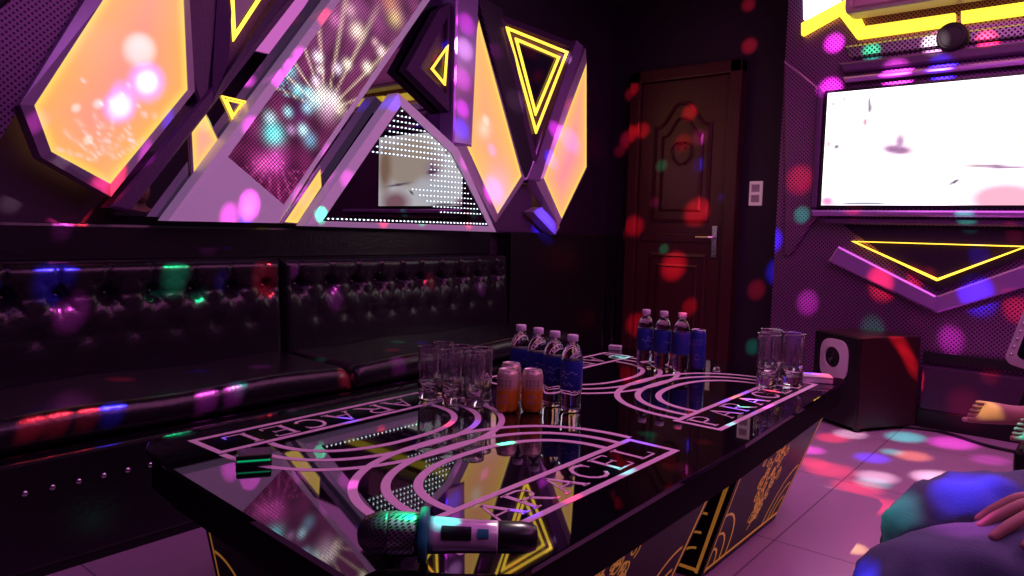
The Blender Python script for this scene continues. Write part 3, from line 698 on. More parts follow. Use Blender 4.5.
# the pale frame as one ring: outer and inner outline with matching corners
outer = [FIREWORK_FRAME[0], FIREWORK_FRAME[1], FIREWORK_FRAME[2], FIREWORK_FRAME[3], FIREWORK_FRAME[4], FIREWORK_FRAME[5], FIREWORK_FRAME[6], FIREWORK_FRAME[7]]
Fc = FIREWORK_FACE
inner = [Fc[0], tuple((Vector(Fc[0])*.75+Vector(Fc[1])*.25)), Fc[1], Fc[2], Fc[3], Fc[4], tuple((Vector(Fc[5])*.85+Vector(Fc[4])*.15)), Fc[5]]
ring(bm, [Vector((-2.862, p[0], p[1]))-org for p in outer], [Vector((-2.856, p[0], p[1]))-org for p in inner], (-.09, 0, 0))
obj('pale_frame', bm, M_white_print, t)

# infinity mirror
t = thing('triangular_mirror', 'triangular dark mirror with rows of tiny white lights, reflecting the television', 'mirror', (-2.845, 2.05, 1.03)); org = Vector(t.location)
def tilt3(pts, x): return [Vector((x+.0200*(p[0]-2.05), p[0], p[1])) for p in pts]      # the mirror leans a little towards the room at its far end
bm = bmesh.new(); prism(bm, [p-org for p in tilt3(TRI_FACE, -2.845)], (-.03, 0, 0)); obj('mirror_glass', bm, M_tmirror, t)
bm = bmesh.new(); ring(bm, [p-org for p in tilt3(TRI_FRAME, -2.85)], [p-org for p in tilt3(TRI_FACE, -2.838)], (-.08, 0, 0)); obj('mirror_frame', bm, M_white_print, t)
bm = bmesh.new(); nd = 0
def inside(pts, u, v):
    c = False; j = len(pts)-1
    for i in range(len(pts)):
        if (pts[i][1] > v) != (pts[j][1] > v) and u < (pts[j][0]-pts[i][0])*(v-pts[i][1])/(pts[j][1]-pts[i][1])+pts[i][0]: c = not c
        j = i
    return c
rows = [1.047+.028*k for k in range(21)]; tin = shrink(TRI_FACE, .012)
for q, v in enumerate(rows):
    u = 2.06
    while u < 3.2:
        ok = inside(tin, u, v)
        if q in (1,): ok = False
        if 1 < q < 7 and u < 2.90-.05*q: ok = False
        if 7 <= q < 12 and u < 2.72: ok = False
        if q >= 12 and u < 2.30+.0*(q-12) : ok = False
        if ok:
            g = bmesh.ops.create_icosphere(bm, subdivisions=1, radius=.0042 if (q == 0 or q > 11) else .0034)['verts']
            for vv in g: vv.co = Vector((-2.841+.0200*(u-2.05), u, v))-org+vv.co
        u += .026
tag(obj('tiny_lights', bm, M_wdot, t), kind='stuff')

# dark mirror wall behind everything
tag(obj('smoked_wall_mirror', prism(bmesh.new(), side3(MIRROR_BG, -2.97), (-.07, 0, 0)), M_dmirror), 'large smoked mirror sheet behind the slanted shapes on the left wall', 'mirror')
tag(obj('punched_wall_panel', prism(bmesh.new(), side3(PERF_L, -2.93), (-.11, 0, 0)), M_perf_x), 'punched metal sheet at the near end of the left wall, left of the largest yellow panel', 'wall panel')
def solid(name, label, cat, pts, x, depth, M, grp=None):
    bm = bmesh.new(); ring_in = shrink(pts, .010)
    a = side3(pts, x-.008); b_ = side3(ring_in, x); n = len(a)
    A = [bm.verts.new(p) for p in a]; Bv = [bm.verts.new(p) for p in b_]; D_ = [bm.verts.new(p-Vector((depth, 0, 0))) for p in a]
    bm.faces.new(Bv); bm.faces.new(D_[::-1])
    for i in range(n):
        j = (i+1) % n; bm.faces.new((A[i], A[j], Bv[j], Bv[i])); bm.faces.new((D_[i], D_[j], A[j], A[i]))
    return tag(obj(name, bm, M), label, cat, grp)
GB = 'mirror-faced beams on the left wall'
solid('mirror_beam', 'upright purple mirror beam between the small neon triangle and the tall yellow shard', 'mirror beam', BEAM_V, -2.86, .12, M_satin, GB)
solid('mirror_beam', 'slanted mirror beam left of the yellow shard closest to the door', 'mirror beam', BEAM_R, -2.875, .10, M_satin, GB)
solid('mirror_beam', 'short violet mirror piece below the yellow shard closest to the door', 'mirror beam', PIECE_R, -2.88, .08, M_bevel, GB)
solid('dark_beam', 'long dark slanted beam from the sofa top up to the left of the firework mirror panel', 'beam', BEAM_D, -2.89, .08, M_frame, 'dark beams on the left wall')
solid('dark_beam', 'dark upright beam right of the largest yellow panel', 'beam', BEAM_V2, -2.90, .08, M_frame, 'dark beams on the left wall')
solid('dark_block', 'dark faceted block between the bottoms of the two yellow shards', 'block', DARK_R, -2.978, .065, M_frame)
solid('punched_beam', 'slanted punched metal beam right of the tall yellow shard', 'beam', PERF_BEAM, -2.878, .10, M_perf_x)
M_pane = mat('dark_blue_glass', (.02, .015, .045), .08, spec=1)
def neon_frame(label, frame, loops, x, M, grp='neon triangles on the left wall', wd=.011, pane=True, pic=None):
    t = thing('neon_triangle', label, 'neon triangle', (x, frame[0][0], frame[0][1]), 0, grp); org = Vector(t.location)
    bm = bmesh.new()
    inn = pic or shrink(frame, .05)
    if len(inn) == len(frame) and not pic: ring(bm, [p-org for p in side3(frame, x-.03)], [p-org for p in side3(inn, x)], (-.06, 0, 0)); 
    prism(bm, [p-org for p in side3(frame, x-.032)], (-.05, 0, 0)); obj('frame', bm, M_frame, t)
    for lp in loops:
        bm = bmesh.new(); ring(bm, [p-org for p in side3(lp, x+.004)], [p-org for p in side3(shrink(lp, wd), x+.004)], (-.012, 0, 0)); obj('neon_outline', bm, M, t)
    if pane:
        bm = bmesh.new(); prism(bm, [p-org for p in side3(shrink(loops[-1], wd+.004), x-.012)], (-.01, 0, 0)); obj('dark_pane', bm, M_pane, t)
    return t
neon_frame('neon triangle with a double yellow outline on the left wall, between the two yellow shards', TRI2_FRAME, [TRI2_NEON, TRI2_NEON2], -2.862, M_yneon_dim, wd=.014)
neon_frame('yellow neon triangle at the top, between the largest yellow panel and the firework mirror panel', TRI1_FRAME, [TRI1_NEON], -2.862, M_yneon, wd=.016)
neon_frame('smallest yellow neon triangle, in a dark frame above the triangular mirror', DIA_FRAME, [DIA_NEON], -2.862, M_yneon_dim, wd=.010)
t = thing('neon_triangle', 'small double-lined yellow mirror reflection of neon, built solid, low beside the orange sliver', 'neon triangle', (-2.94, TRI0_REFLECTION[0][0], TRI0_REFLECTION[0][1]), 0, 'neon triangles on the left wall'); org = Vector(t.location)
for lp in (TRI0_REFLECTION, shrink(TRI0_REFLECTION, .011)):  # neon reflection in the smoked mirror, modelled as glowing outlines
    bm = bmesh.new(); ring(bm, [p-org for p in side3(lp, -2.957)], [p-org for p in side3(shrink(lp, .0045), -2.957)], (-.010, 0, 0)); obj('neon_outline', bm, M_yneon_dim, t)

# ================================================================ the screen wall
TY = 4.5
tv = thing('television', 'large flat television glowing white on the far wall', 'television', (-.75, TY, 1.53))
def tvpic(u, v):
    # a blown-out close-up of two faces: pink skin, grey-violet shadows, near-white elsewhere
    x = (u+.575)/1.15; y = (v+.325)/.65
    c = (2.6, 2.5, 2.7)
    def ell(cx_, cy_, rx, ry, col, soft=.25, rot=0):
        nonlocal c
        dx, dy = x-cx_, y-cy_; ca, sa = math.cos(rot), math.sin(rot); dx, dy = dx*ca+dy*sa, -dx*sa+dy*ca
        d = math.sqrt((dx/rx)**2+(dy/ry)**2); c = mixc(col, c, (d-1+soft)/soft)
    ell(.62, .62, .42, .42, (1.7, 1.35, 1.15), .35, .2)
    ell(.92, .55, .12, .55, (1.05, .62, .45), .7); ell(.30, .20, .32, .26, (2.3, 2.3, 2.6), .5, .5)
    ell(.33, .52, .15, .22, (1.5, 1.05, 1.3), .8, .3)
    ell(.335, .47, .085, .045, (.42, .20, .40), .5, -.35); ell(.345, .54, .022, .07, (.55, .34, .55), .6)
    ell(.20, .86, .014, .11, (.22, .17, .22), .5, .06); ell(.185, .72, .016, .06, (.80, .34, .36), .6)
    ell(.06, .52, .022, .035, (.22, .17, .2), .6); ell(.020, .55, .022, .06, (1.0, .45, .5), .8); ell(.03, .90, .016, .035, (.7, .5, .5), .6); ell(.08, .93, .012, .035, (.6, .5, .5), .6)
    ell(.78, .05, .24, .22, (1.05, .50, .66), .6, -.15); ell(.74, .305, .20, .022, (.36, .18, .38), .6, -.14)
    ell(.58, .19, .055, .018, (.22, .17, .24), .6, .9)
    ell(.03, .04, .07, .09, (1.0, .35, .65), .8); ell(.20, .02, .18, .022, (.16, .13, .26), .6)
    return c
TT = lambda u, v: Vector((u, -.054, v))
picture('screen', [(-.575, -.325), (.575, -.325), (.575, .325), (-.575, .325)], TT, .012, tvpic, 1.0, tv, .02)
bm = bmesh.new(); o_ = [(-.59, -.338), (.59, -.338), (.59, .338), (-.59, .338)]; i_ = [(-.573, -.323), (.573, -.323), (.573, .323), (-.573, .323)]
ring(bm, [Vector((p[0], -.056, p[1])) for p in o_], [Vector((p[0], -.058, p[1])) for p in i_], (0, .03, 0)); obj('bezel', bm, M_dark_plastic, tv)
obj('casing', Bx(-.585, .585, -.05, -.004, -.334, .334, bev=.006), M_dark_plastic, tv)
def esolid(name, label, cat, pts, y, depth, M, grp=None, ch=.01):
    bm = bmesh.new(); a = end3(pts, y+ch*.8); b_ = end3(shrink(pts, ch), y); n = len(a)
    A = [bm.verts.new(p) for p in a]; Bv = [bm.verts.new(p) for p in b_]; D_ = [bm.verts.new(p+Vector((0, depth, 0))) for p in a]
    bm.faces.new(Bv); bm.faces.new(D_[::-1])
    for i in range(n):
        j = (i+1) % n; bm.faces.new((A[i], A[j], Bv[j], Bv[i])); bm.faces.new((D_[i], D_[j], A[j], A[i]))
    return tag(obj(name, bm, M), label, cat, grp)
Gy = 'yellow light strips above the television'
esolid('light_strip', 'longer yellow light strip with a peak and a notch, above the left of the television', 'light strip', STRIP_A, 4.45, .05, M_ystrip, Gy, .004)
esolid('light_strip', 'plain straight yellow light strip above the right of the television', 'light strip', [STRIP_B[0], (.35, 2.214), (.35, 2.157), STRIP_B[3]], 4.45, .05, M_ystrip, Gy, .004)
esolid('wall_light', 'white lit panel at the top left corner of the screen wall', 'wall light', WHITE, 4.455, .045, M_wlight, None, .004)
ac = thing('air_conditioner', 'pinkish-brown wall air conditioner above the yellow light strips', 'air conditioner', (-.76, 4.5, 2.24))
obj('casing', Bx(-.45, .45, -.25, -.056, .0, .30, bev=.03), mat('ac_plastic', (.42, .26, .30), .3), ac)
obj('mounting_plate', Bx(-.40, .40, -.056, -.002, .16, .28), M_black, ac)
obj('outlet_flap', Bx(-.40, .40, -.256, -.245, .02, .065, bev=.006), mat('ac_flap', (.35, .20, .24), .3), ac)
for p, lb in ((PSTRIP1, 'longer'), (PSTRIP2, 'shorter')):
    pts = p if lb == 'longer' else [p[0], (.3, 2.109), (.3, 2.047), p[3]]
    esolid('speaker_grille', 'perforated metal grille left of the round disc above the television' if lb == 'longer' else 'perforated metal grille right of the round disc above the television', 'grille', pts, 4.47, .03, perforated('bright_punched_sheet', (.45, .38, .5), (.03, .02, .04), (0, 2), .018, .33), 'grilles above the television')
t = thing('round_speaker', 'round dark disc on the wall above the television', 'speaker', (-.718, 4.47, 2.087))
Mr = Matrix.Rotation(-PI/2, 4, 'X')
obj('rim', lathe(bmesh.new(), [(.062, .03), (.072, .028), (.075, .0), (.075, -.0)], 32, Matrix.Rotation(PI/2, 4, 'X')), M_black, t, True)
obj("cone", lathe(bmesh.new(), [(.02, .022), (.05, .031), (.055, .031), (.055, .02)], 32, Matrix.Rotation(PI/2, 4, 'X')), M_black, t, True)
Gm = 'mirror-faced bars around the television'
esolid('mirror_bar', 'long mirror bar just above the television', 'mirror bar', [(-1.246, 1.935), (.35, 1.935), (.35, 1.905), (-1.23, 1.905)], 4.44, .06, M_satin, Gm)
esolid('dark_bar', 'dark trim bar between the mirror bar and the perforated grilles', 'bar', [(-1.28, 2.02), (.35, 2.02), (.35, 1.965), (-1.25, 1.965)], 4.455, .045, M_frame)
esolid('mirror_bar', 'long mirror ledge just below the television', 'mirror bar', [(-1.37, 1.178), (.35, 1.178), (.35, 1.145), (-1.36, 1.145)], 4.40, .10, M_satin, Gm)
esolid('dark_bar', 'dark ledge below the mirror ledge under the television', 'bar', [(-1.34, 1.135), (.35, 1.135), (.35, 1.10), (-1.30, 1.10)], 4.43, .07, M_frame)
VRf = [(-.701, .721), (-.1, 1.02), (.1, 1.02), (.1, .98), (-.695, .629)]
esolid('mirror_bar', 'slanted mirror bar below the left half of the neon triangle', 'mirror bar', VL, 4.45, .06, M_satin, Gm)
esolid('mirror_bar', 'slanted mirror bar below the right half of the neon triangle', 'mirror bar', VRf, 4.45, .06, M_satin, Gm)
esolid('punched_wall_panel', 'punched metal sheet on the screen wall, left of the television', 'wall panel', BASEL, 4.47, .04, M_perf_y)
esolid('dark_bar', 'dark upright bar along the left edge of the television', 'bar', [(-1.385, 1.895), (-1.348, 1.860), (-1.348, 1.190), (-1.385, 1.190)], 4.44, .06, M_frame)
t = thing('neon_triangle', 'wide yellow neon triangle pointing down under the television', 'neon triangle', (-.73, 4.48, .93)); org = Vector(t.location)
bm = prism(bmesh.new(), [p-org for p in end3([(-1.204, 1.095), (-.20, 1.095), (-.24, 1.0), (-.704, .745)], 4.475)], (0, .025, 0)); obj('dark_pane', bm, mat('dark_violet_glass', (.03, .015, .05), .08, spec=1), t)
bm = bmesh.new(); ring(bm, [p-org for p in end3(TRI_NEON, 4.452)], [p-org for p in end3(shrink(TRI_NEON, .013), 4.452)], (0, .022, 0)); obj('neon_outline', bm, M_yneon, t)
# lower fascia: a dark groove and a lower boxed front
struct('trim_3', Bx(-.745, 1.3, 4.47, 4.5, .36, .415, bev=.004), M_black)
struct('trim_4', Bx(-.745, 1.3, 4.44, 4.5, .10, .34, bev=.01), noise_col(mat('violet_front', rough=.4), (.05, .018, .055), (.07, .025, .075), 5))
# loudspeaker on the floor
u = Vector((.213, .346, 0)).normalized(); ang = math.atan2(u.y, u.x)
sp = thing('floor_loudspeaker', 'large dark wooden loudspeaker on the floor behind the far corner of the table', 'loudspeaker', (-.955, 4.04, 0), ang)
# local x runs along its visible long side, local y across its front
SW = .33
obj('cabinet', Bx(0, .40, 0, SW, .02, .505, bev=.008), M_wood, sp)
obj('front_baffle', Bx(-.014, 0, .004, SW-.004, .024, .50, bev=.004), M_black, sp)
def rrect(w_, h_, r, n=8):
    out = []
    for cx_, cy_, a0 in ((w_-r, h_-r, 0), (-w_+r, h_-r, 90), (-w_+r, -h_+r, 180), (w_-r, -h_+r, 270)):
        for k in range(n+1): a = math.radians(a0+90*k/n); out.append((cx_+r*math.cos(a), cy_+r*math.sin(a)))
    return out
cy, cz = SW/2+.005, .365
bm = bmesh.new(); o_ = []; i_ = []
for k in range(48):
    a = 2*PI*k/48; ca, sa = math.cos(a), math.sin(a)
    o_.append((.098*math.copysign(abs(ca)**.62, ca), .110*math.copysign(abs(sa)**.62, sa))); i_.append((.056*ca, .012+.056*sa))
ring(bm, [Vector((-.024, cy+p[0], cz+p[1])) for p in o_], [Vector((-.034, cy+p[0], cz+p[1])) for p in i_], (.012, 0, 0)); obj('white_horn_surround', bm, M_plastic, sp)
obj('woofer_cone', lathe(bmesh.new(), [(.0575, .0), (.050, -.003), (.02, .02), (.018, .014), (.004, .008)], 28, Matrix.Translation((-.024, cy, cz+.012)) @ Matrix.Rotation(PI/2, 4, 'Y')), M_dark_plastic, sp, True)
for a, b_ in ((.03, .03), (.03, SW-.03), (.37, .03), (.37, SW-.03)): obj('foot', lathe(bmesh.new(), [(.016, 0), (.018, .02)], 12, Matrix.Translation((a, b_, 0))), M_black, sp)

# ================================================================ the table
TX0, TX1, TY0, TY1 = -1.785, -.662, .668, 2.835
table = thing('glass_top_table', 'long low table with a black glass top printed with pink-white arcs', 'table', (-1.22, 1.75, 0)); org = Vector(table.location)
M_apron = mat('black_lacquer_edge', (.004, .003, .005), .55, spec=.06)
def tb(bm):
    for v in bm.verts: v.co -= org
    return bm
TOP = [(-1.735, .800), (-1.712, .752), (-1.66, .722), (-1.50, .702), (-.80, .650), (-.700, .650), (-.664, .672), (-.650, .72), (-.668, 1.75), (-.712, 2.80), (-.735, 2.84), (-1.76, 2.84), (-1.782, 2.81)]
def slab(z0, z1, d):
    bm = bmesh.new(); q = shrink(TOP, d); prism(bm, [Vector((p[0], p[1], z0)) for p in q], (0, 0, z1-z0))
    bmesh.ops.bevel(bm, geom=[e for e in bm.edges if abs(e.verts[0].co.z-e.verts[1].co.z) < 1e-6], offset=.002, segments=1, affect='EDGES'); return bm
obj('glass_top', tb(slab(.488, .5, 0)), M_glass_black, table)
obj('apron', tb(slab(.405, .4875, .012)), M_apron, table)
Tt = lambda u_, v_, h: Vector((u_, v_, .5002+h))-org
XL, XR = -1.5, -.905
def arcs(cy_, side):
    for q, (ax, ay) in enumerate(((.335, .385), (.272, .325), (.208, .265))):
        pts = []
        for k in range(61):
            a = -PI/2+PI*k/60; e = .84
            x = math.copysign(abs(math.cos(a))**e, math.cos(a))*ax; y = math.copysign(abs(math.sin(a))**e, math.sin(a))*ay
            pts.append((XL+x, cy_+y) if side < 0 else (XR-x, cy_+y))
        obj('printed_arc', band(bmesh.new(), pts, .0175 if side < 0 else .0195, Tt, .0004+.0001*(side > 0)+.00003*q), M_print, table)
GLY = {'P': [([(0, 0), (0, 1)], 1), ([(0, 1), (.4, 1), (.55, .9), (.6, .75), (.55, .58), (.4, .48), (0, .48)], .55), ([(-.12, 0), (.14, 0)], .4), ([(-.12, 1), (.05, 1)], .4)],
       'A': [([(0, 0), (.36, 1)], .45), ([(.36, 1), (.74, 0)], 1), ([(.14, .36), (.60, .36)], .4), ([(-.1, 0), (.12, 0)], .4), ([(.6, 0), (.86, 0)], .4)],
       'R': [([(0, 0), (0, 1)], 1), ([(0, 1), (.4, 1), (.55, .9), (.6, .76), (.55, .6), (.4, .5), (0, .5)], .55), ([(.3, .5), (.68, 0)], .9), ([(-.12, 0), (.14, 0)], .4), ([(-.12, 1), (.05, 1)], .4), ([(.6, 0), (.8, 0)], .4)],
       'C': [([(.68, .82), (.58, .95), (.4, 1), (.2, .93), (.06, .75), (0, .5), (.06, .25), (.2, .07), (.4, 0), (.58, .05), (.7, .2)], .8), ([(.68, .7), (.68, 1.0)], .4)],
       'E': [([(0, 0), (0, 1)], 1), ([(-.1, 1), (.56, 1)], .45), ([(0, .52), (.42, .52)], .4), ([(-.1, 0), (.6, 0)], .45), ([(.56, 1), (.56, .82)], .4), ([(.6, 0), (.6, .2)], .4), ([(.42, .42), (.42, .62)], .35)],
       'L': [([(0, 0), (0, 1)], 1), ([(-.12, 1), (.14, 1)], .4), ([(-.1, 0), (.56, 0)], .45), ([(.56, 0), (.56, .22)], .4)]}
def letter(ch, u0, v0, du, dv, s, hgt, T, parent, name='printed_letter', M=None):
    """glyph with its baseline start at (u0, v0); du is the writing direction, dv the up direction, both 2-D unit vectors"""
    bm = bmesh.new()
    for pts, wt in GLY[ch]:
        band(bm, [(u0+du[0]*px*s+dv[0]*py*hgt, v0+du[1]*px*s+dv[1]*py*hgt) for px, py in pts], .012*wt, T, .0004)
    obj(name, bm, M or M_print, parent)
WORD = 'PARACEL'
def strip(y0, y1, side):
    x0, x1 = (-1.652, -1.508) if side < 0 else (-.905, -.762)
    bm = bmesh.new(); wd = .016
    ring(bm, [Tt(*p, .0005) for p in ((x0, y0), (x1, y0), (x1, y1), (x0, y1))], [Tt(*p, .0005) for p in ((x0+wd, y0+wd), (x1-wd, y0+wd), (x1-wd, y1-wd), (x0+wd, y1-wd))], (0, 0, -.0005))
    obj('printed_border', bm, M_print, table)
    n = len(WORD); st = (y1-y0-.06)/n
    for k, ch in enumerate(WORD):
        if side > 0: letter(ch, x1-.034, y0+.045+st*k, (0, 1), (-1, 0), .090, .082, Tt, table)
        else: letter(ch, x0+.034, y1-.045-st*k, (0, -1), (1, 0), .090, .082, Tt, table)
for (ya, yb, cy_) in ((.815, 1.60, 1.205), (1.82, 2.655, 2.235)):
    strip(ya, yb, -1); strip(ya+(-.0), yb-(.02 if ya < 1 else 0), 1)
    arcs(cy_, -1); arcs(cy_, 1)
# two tapered pedestals with gold line work
def pedestal(y0, y1, seed):
    bm = bmesh.new()
    lo = [(-1.60, y0+.03, 0), (-.865, y0+.03, 0), (-.865, y1-.05, 0), (-1.60, y1-.05, 0)]; hi = [(-1.72, y0, .405), (-.735, y0, .405), (-.735, y1+.03, .405), (-1.72, y1+.03, .405)]
    a = [bm.verts.new(Vector(p)-org) for p in lo]; b_ = [bm.verts.new(Vector(p)-org) for p in hi]
    bm.faces.new(a[::-1]); bm.faces.new(b_)
    for i in range(4): bm.faces.new((a[i], a[(i+1) % 4], b_[(i+1) % 4], b_[i]))
    bs = obj('pedestal', bm, M_pedestal, table)
    def face_T(p00, p10, p01, p11):
        p00, p10, p01, p11 = map(Vector, (p00, p10, p01, p11)); nn = (p10-p00).cross(p01-p00).normalized()
        return lambda u_, v_, h: p00*(1-u_)*(1-v_)+p10*u_*(1-v_)+p01*(1-u_)*v_+p11*u_*v_+nn*(h+.0006)-org
    R_ = face_T(lo[1], lo[2], hi[1], hi[2]); F_ = face_T(lo[0], lo[1], hi[0], hi[1])
    for T, flip, Ln in ((R_, False, y1-y0), (F_, False, .87)):
        rx = 1/Ln; rz = 1/.405
        # bands are laid out in real metres, then scaled to the face
        TM = lambda u_, v_, h, T=T, rx=rx, rz=rz: T(u_*rx, v_*rz, h)
        bm = bmesh.new()
        band(bm, [(.015, .03), (Ln-.02, .03)], .011, TM, .0006); band(bm, [(.02, .02), (.02, .39)], .006, TM, .0006); band(bm, [(Ln-.02, .02), (Ln-.02, .39)], .011, TM, .0006)
        obj('gold_border', bm, M_gold, bs)
        for sd in (0, 1):
            for r in (.055, .10, .155):
                pts = []
                for k in range(19):
                    a_ = PI/2*k/18; x = .026+r*math.cos(a_)*.95; x = x if sd == 0 else Ln-.02-x+.0; pts.append((x, .036+r*1.15*math.sin(a_)))
                obj('gold_arc', band(bmesh.new(), pts, .008, TM, .0006), M_gold, bs)
        rnd = random.Random(seed); bm = bmesh.new(); cx_ = Ln/2
        # scrolling flower spray: curls round a bending stem
        band(bm, [(cx_-.03+.03*math.sin(k*.5), .07+.024*k) for k in range(13)], .005, TM, .0005)
        for k in range(44):
            f_ = k/44; c0 = (cx_-.02+rnd.uniform(-1, 1)*(.030+.12*f_), .11+.25*f_+rnd.uniform(-.02, .02)); r = rnd.uniform(.012, .027); s_ = rnd.choice((-1, 1)); a0 = rnd.uniform(0, 6.28)
            band(bm, [(c0[0]+r*(1-q/24)*math.cos(a0+s_*q*.40), min(.395, c0[1]+r*(1-q/24)*math.sin(a0+s_*q*.40))) for q in range(20)], .0048, TM, .0003+.00001*k)
        obj('gold_flower_spray', bm, M_gold, bs)
    return bs
M_pedestal = mat('pedestal_lacquer', (.010, .006, .011), .34, spec=.12)
pedestal(1.93, 2.64, 5); pedestal(.86, 1.74, 8)

# ================================================================ things on the table
ZT = .5012
def bottle_make(label, grp):
    t = thing('water_bottle', label, 'bottle', (0, 0, 0), 0, grp)
    def ribs(a, r, z): return 1+.03*math.cos(5*a)*(1 if z < .055 else 0)
    prof = [(.012, .004), (.024, .0), (.029, .004), (.0305, .012), (.0295, .03), (.031, .04), (.0295, .05), (.0315, .062), (.0315, .150), (.0305, .160), (.0285, .172), (.022, .186), (.0145, .195), (.0125, .199), (.0125, .210)]
    obj('bottle_body', lathe(bmesh.new(), prof, 40, None, ribs), M_pet, t, True)
    bm = lathe(bmesh.new(), [(.0318, .064), (.0323, .065), (.0323, .147), (.0318, .148)], 40); obj('bottle_label', bm, M_label, t, True)
    lab = t.children[-1]
    for z0, a0, a1 in ((.115, -.9, .6), (.104, -1.5, -.3), (.082, -.8, .2)):
        obj('label_mark', band(bmesh.new(), [(a0+(a1-a0)*k/14, z0+.004*math.sin(k*.9)) for k in range(15)], .0035, lambda u_, v_, h: Vector(((.0325+h)*math.cos(u_-1.0), (.0325+h)*math.sin(u_-1.0), v_)), .0003), M_label_w, lab)
    def kn(a, r, z): return 1+.02*math.cos(24*a)
    obj('bottle_cap', lathe(bmesh.new(), [(.0150, .203), (.0158, .204), (.0158, .219), (.0145, .2215)], 48, None, kn), M_cap, t, True)
    return t
def place(proto, loc, rz, label, first):
    o = proto if first else copy_tree(proto); o.location = loc; o.rotation_euler = (0, 0, rz); o['label'] = label; return o
bp = bottle_make('x', 'water bottles in the near row'); 
for k, (x, y, lb) in enumerate(((-1.172, 1.708, 'blue-labelled water bottle, first from the right in the near row of four'),
                                (-1.250, 1.728, 'blue-labelled water bottle, second from the right in the near row of four'),
                                (-1.327, 1.748, 'blue-labelled water bottle, third from the right in the near row of four'),
                                (-1.406, 1.762, 'blue-labelled water bottle, leftmost of the near row of four'))):
    place(bp, (x, y, ZT), .4*k, lb, k == 0)
for k, (x, y, lb) in enumerate(((-1.373, 2.50, 'water bottle with a blue label, leftmost of the three far bottles'), (-1.300, 2.505, 'water bottle with a blue label, middle one of the three far bottles'),
                                (-1.228, 2.515, 'water bottle with a blue label, rightmost of the three far bottles, beside the blue can'))):
    o = place(bp, (x, y, ZT), 1+.7*k, lb, False); o['group'] = 'water bottles in the far row'
def can_make(name, label, grp, M, hgt=.122, r=.031):
    t = thing(name, label, 'can', (0, 0, 0), 0, grp)
    obj('can_body', lathe(bmesh.new(), [(.022, .0), (.025, .001), (r-.001, .009), (r, .014), (r, hgt-.016), (r-.002, hgt-.012), (.0265, hgt-.002)], 36), M, t, True)
    obj('can_lid', lathe(bmesh.new(), [(.0262, hgt-.004), (.0272, hgt-.001), (.0268, hgt), (.0245, hgt-.001), (.0238, hgt-.005), (.001, hgt-.005)], 36), M_silver, t, True)
    bm = bmesh.new(); box(bm, -.006, .010, -.005, .005, hgt-.005, hgt-.003, .001); obj('pull_tab', bm, M_silver, t)
    for z0 in (hgt*.74, hgt*.64):
        for a in (-.5, -.15, .2, .55):
            obj('can_mark', band(bmesh.new(), [(a+.11*math.cos(q*.6), z0+.004*math.sin(q*.6)) for q in range(9)], .0022, lambda u_, v_, h: Vector(((r+.0004+h)*math.cos(u_-1.2), (r+.0004+h)*math.sin(u_-1.2), v_)), .0002), M_can_ink if M is M_can else M_label_w, t)
    obj('round_emblem', band(bmesh.new(), [(-1.2+.45*math.cos(q*.35)*.7, hgt*.33+.010*math.sin(q*.35)) for q in range(19)], .002, lambda u_, v_, h: Vector(((r+.0004+h)*math.cos(u_), (r+.0004+h)*math.sin(u_), v_)), .0002), M_label_w, t)
    return t
cp = can_make('beverage_can', 'x', 'gold cans on the table', M_can)
for k, (x, y, lb) in enumerate(((-1.296, 1.570, 'gold drink can at the front left of the three cans'), (-1.246, 1.620, 'gold drink can at the right of the three cans, in front of the bottles'), (-1.352, 1.652, 'gold drink can at the back of the three cans, mostly hidden'))):
    place(cp, (x, y, ZT), .3*k, lb, k == 0)
c2 = can_make('beverage_can', 'slim dark blue can right of the three far bottles', None, M_label, .155, .029); c2.location = (-1.192, 2.585, ZT)
# tall glasses
def glass_make(label, grp):
    t = thing('drinking_glass', label, 'glass', (0, 0, 0), 0, grp)
    fl = lambda a, r, z: 1+.022*math.cos(10*a)*(1 if .02 < z < .128 and r > .028 else 0)
    prof = [(.001, .0), (.026, .0), (.0285, .003), (.0290, .02), (.0300, .06), (.0310, .12), (.0325, .138), (.0328, .1405), (.0315, .1415), (.0300, .139), (.0288, .12), (.0275, .06), (.0262, .026), (.020, .020), (.001, .019)]
    obj('glass_body', lathe(bmesh.new(), prof, 60, None, fl), M_glass, t, True); 
    return t
gp = glass_make('x', 'tall glasses on the left of the table')
GL = [(-1.565, 1.517, 'tall clear glass nearest the sofa in the left cluster of glasses'), (-1.592, 1.606, 'tall clear glass at the back left of the left cluster'), (-1.470, 1.520, 'tall clear glass at the front middle of the left cluster of glasses'),
      (-1.515, 1.602, 'tall clear glass at the back middle of the left cluster'), (-1.405, 1.550, 'tall clear glass at the front right of the left cluster, nearest the cans'), (-1.440, 1.622, 'tall clear glass at the back right of the left cluster of glasses')]
for k, (x, y, lb) in enumerate(GL): place(gp, (x, y, ZT), .2*k, lb, k == 0).scale = (1.0, 1.0, 1.13)
GR = [(-.890, 2.500, 'tall wide glass leftmost in the right cluster of glasses'), (-.835, 2.590, 'tall wide glass rightmost in the right cluster, nearest the pale box'), (-.925, 2.620, 'tall wide glass at the back of the right cluster of glasses')]
for k, (x, y, lb) in enumerate(GR):
    o = place(gp, (x, y, ZT), .3*k, lb, False); o['group'] = 'tall glasses at the far right of the table'; o.scale = (1.25, 1.25, 1.28)
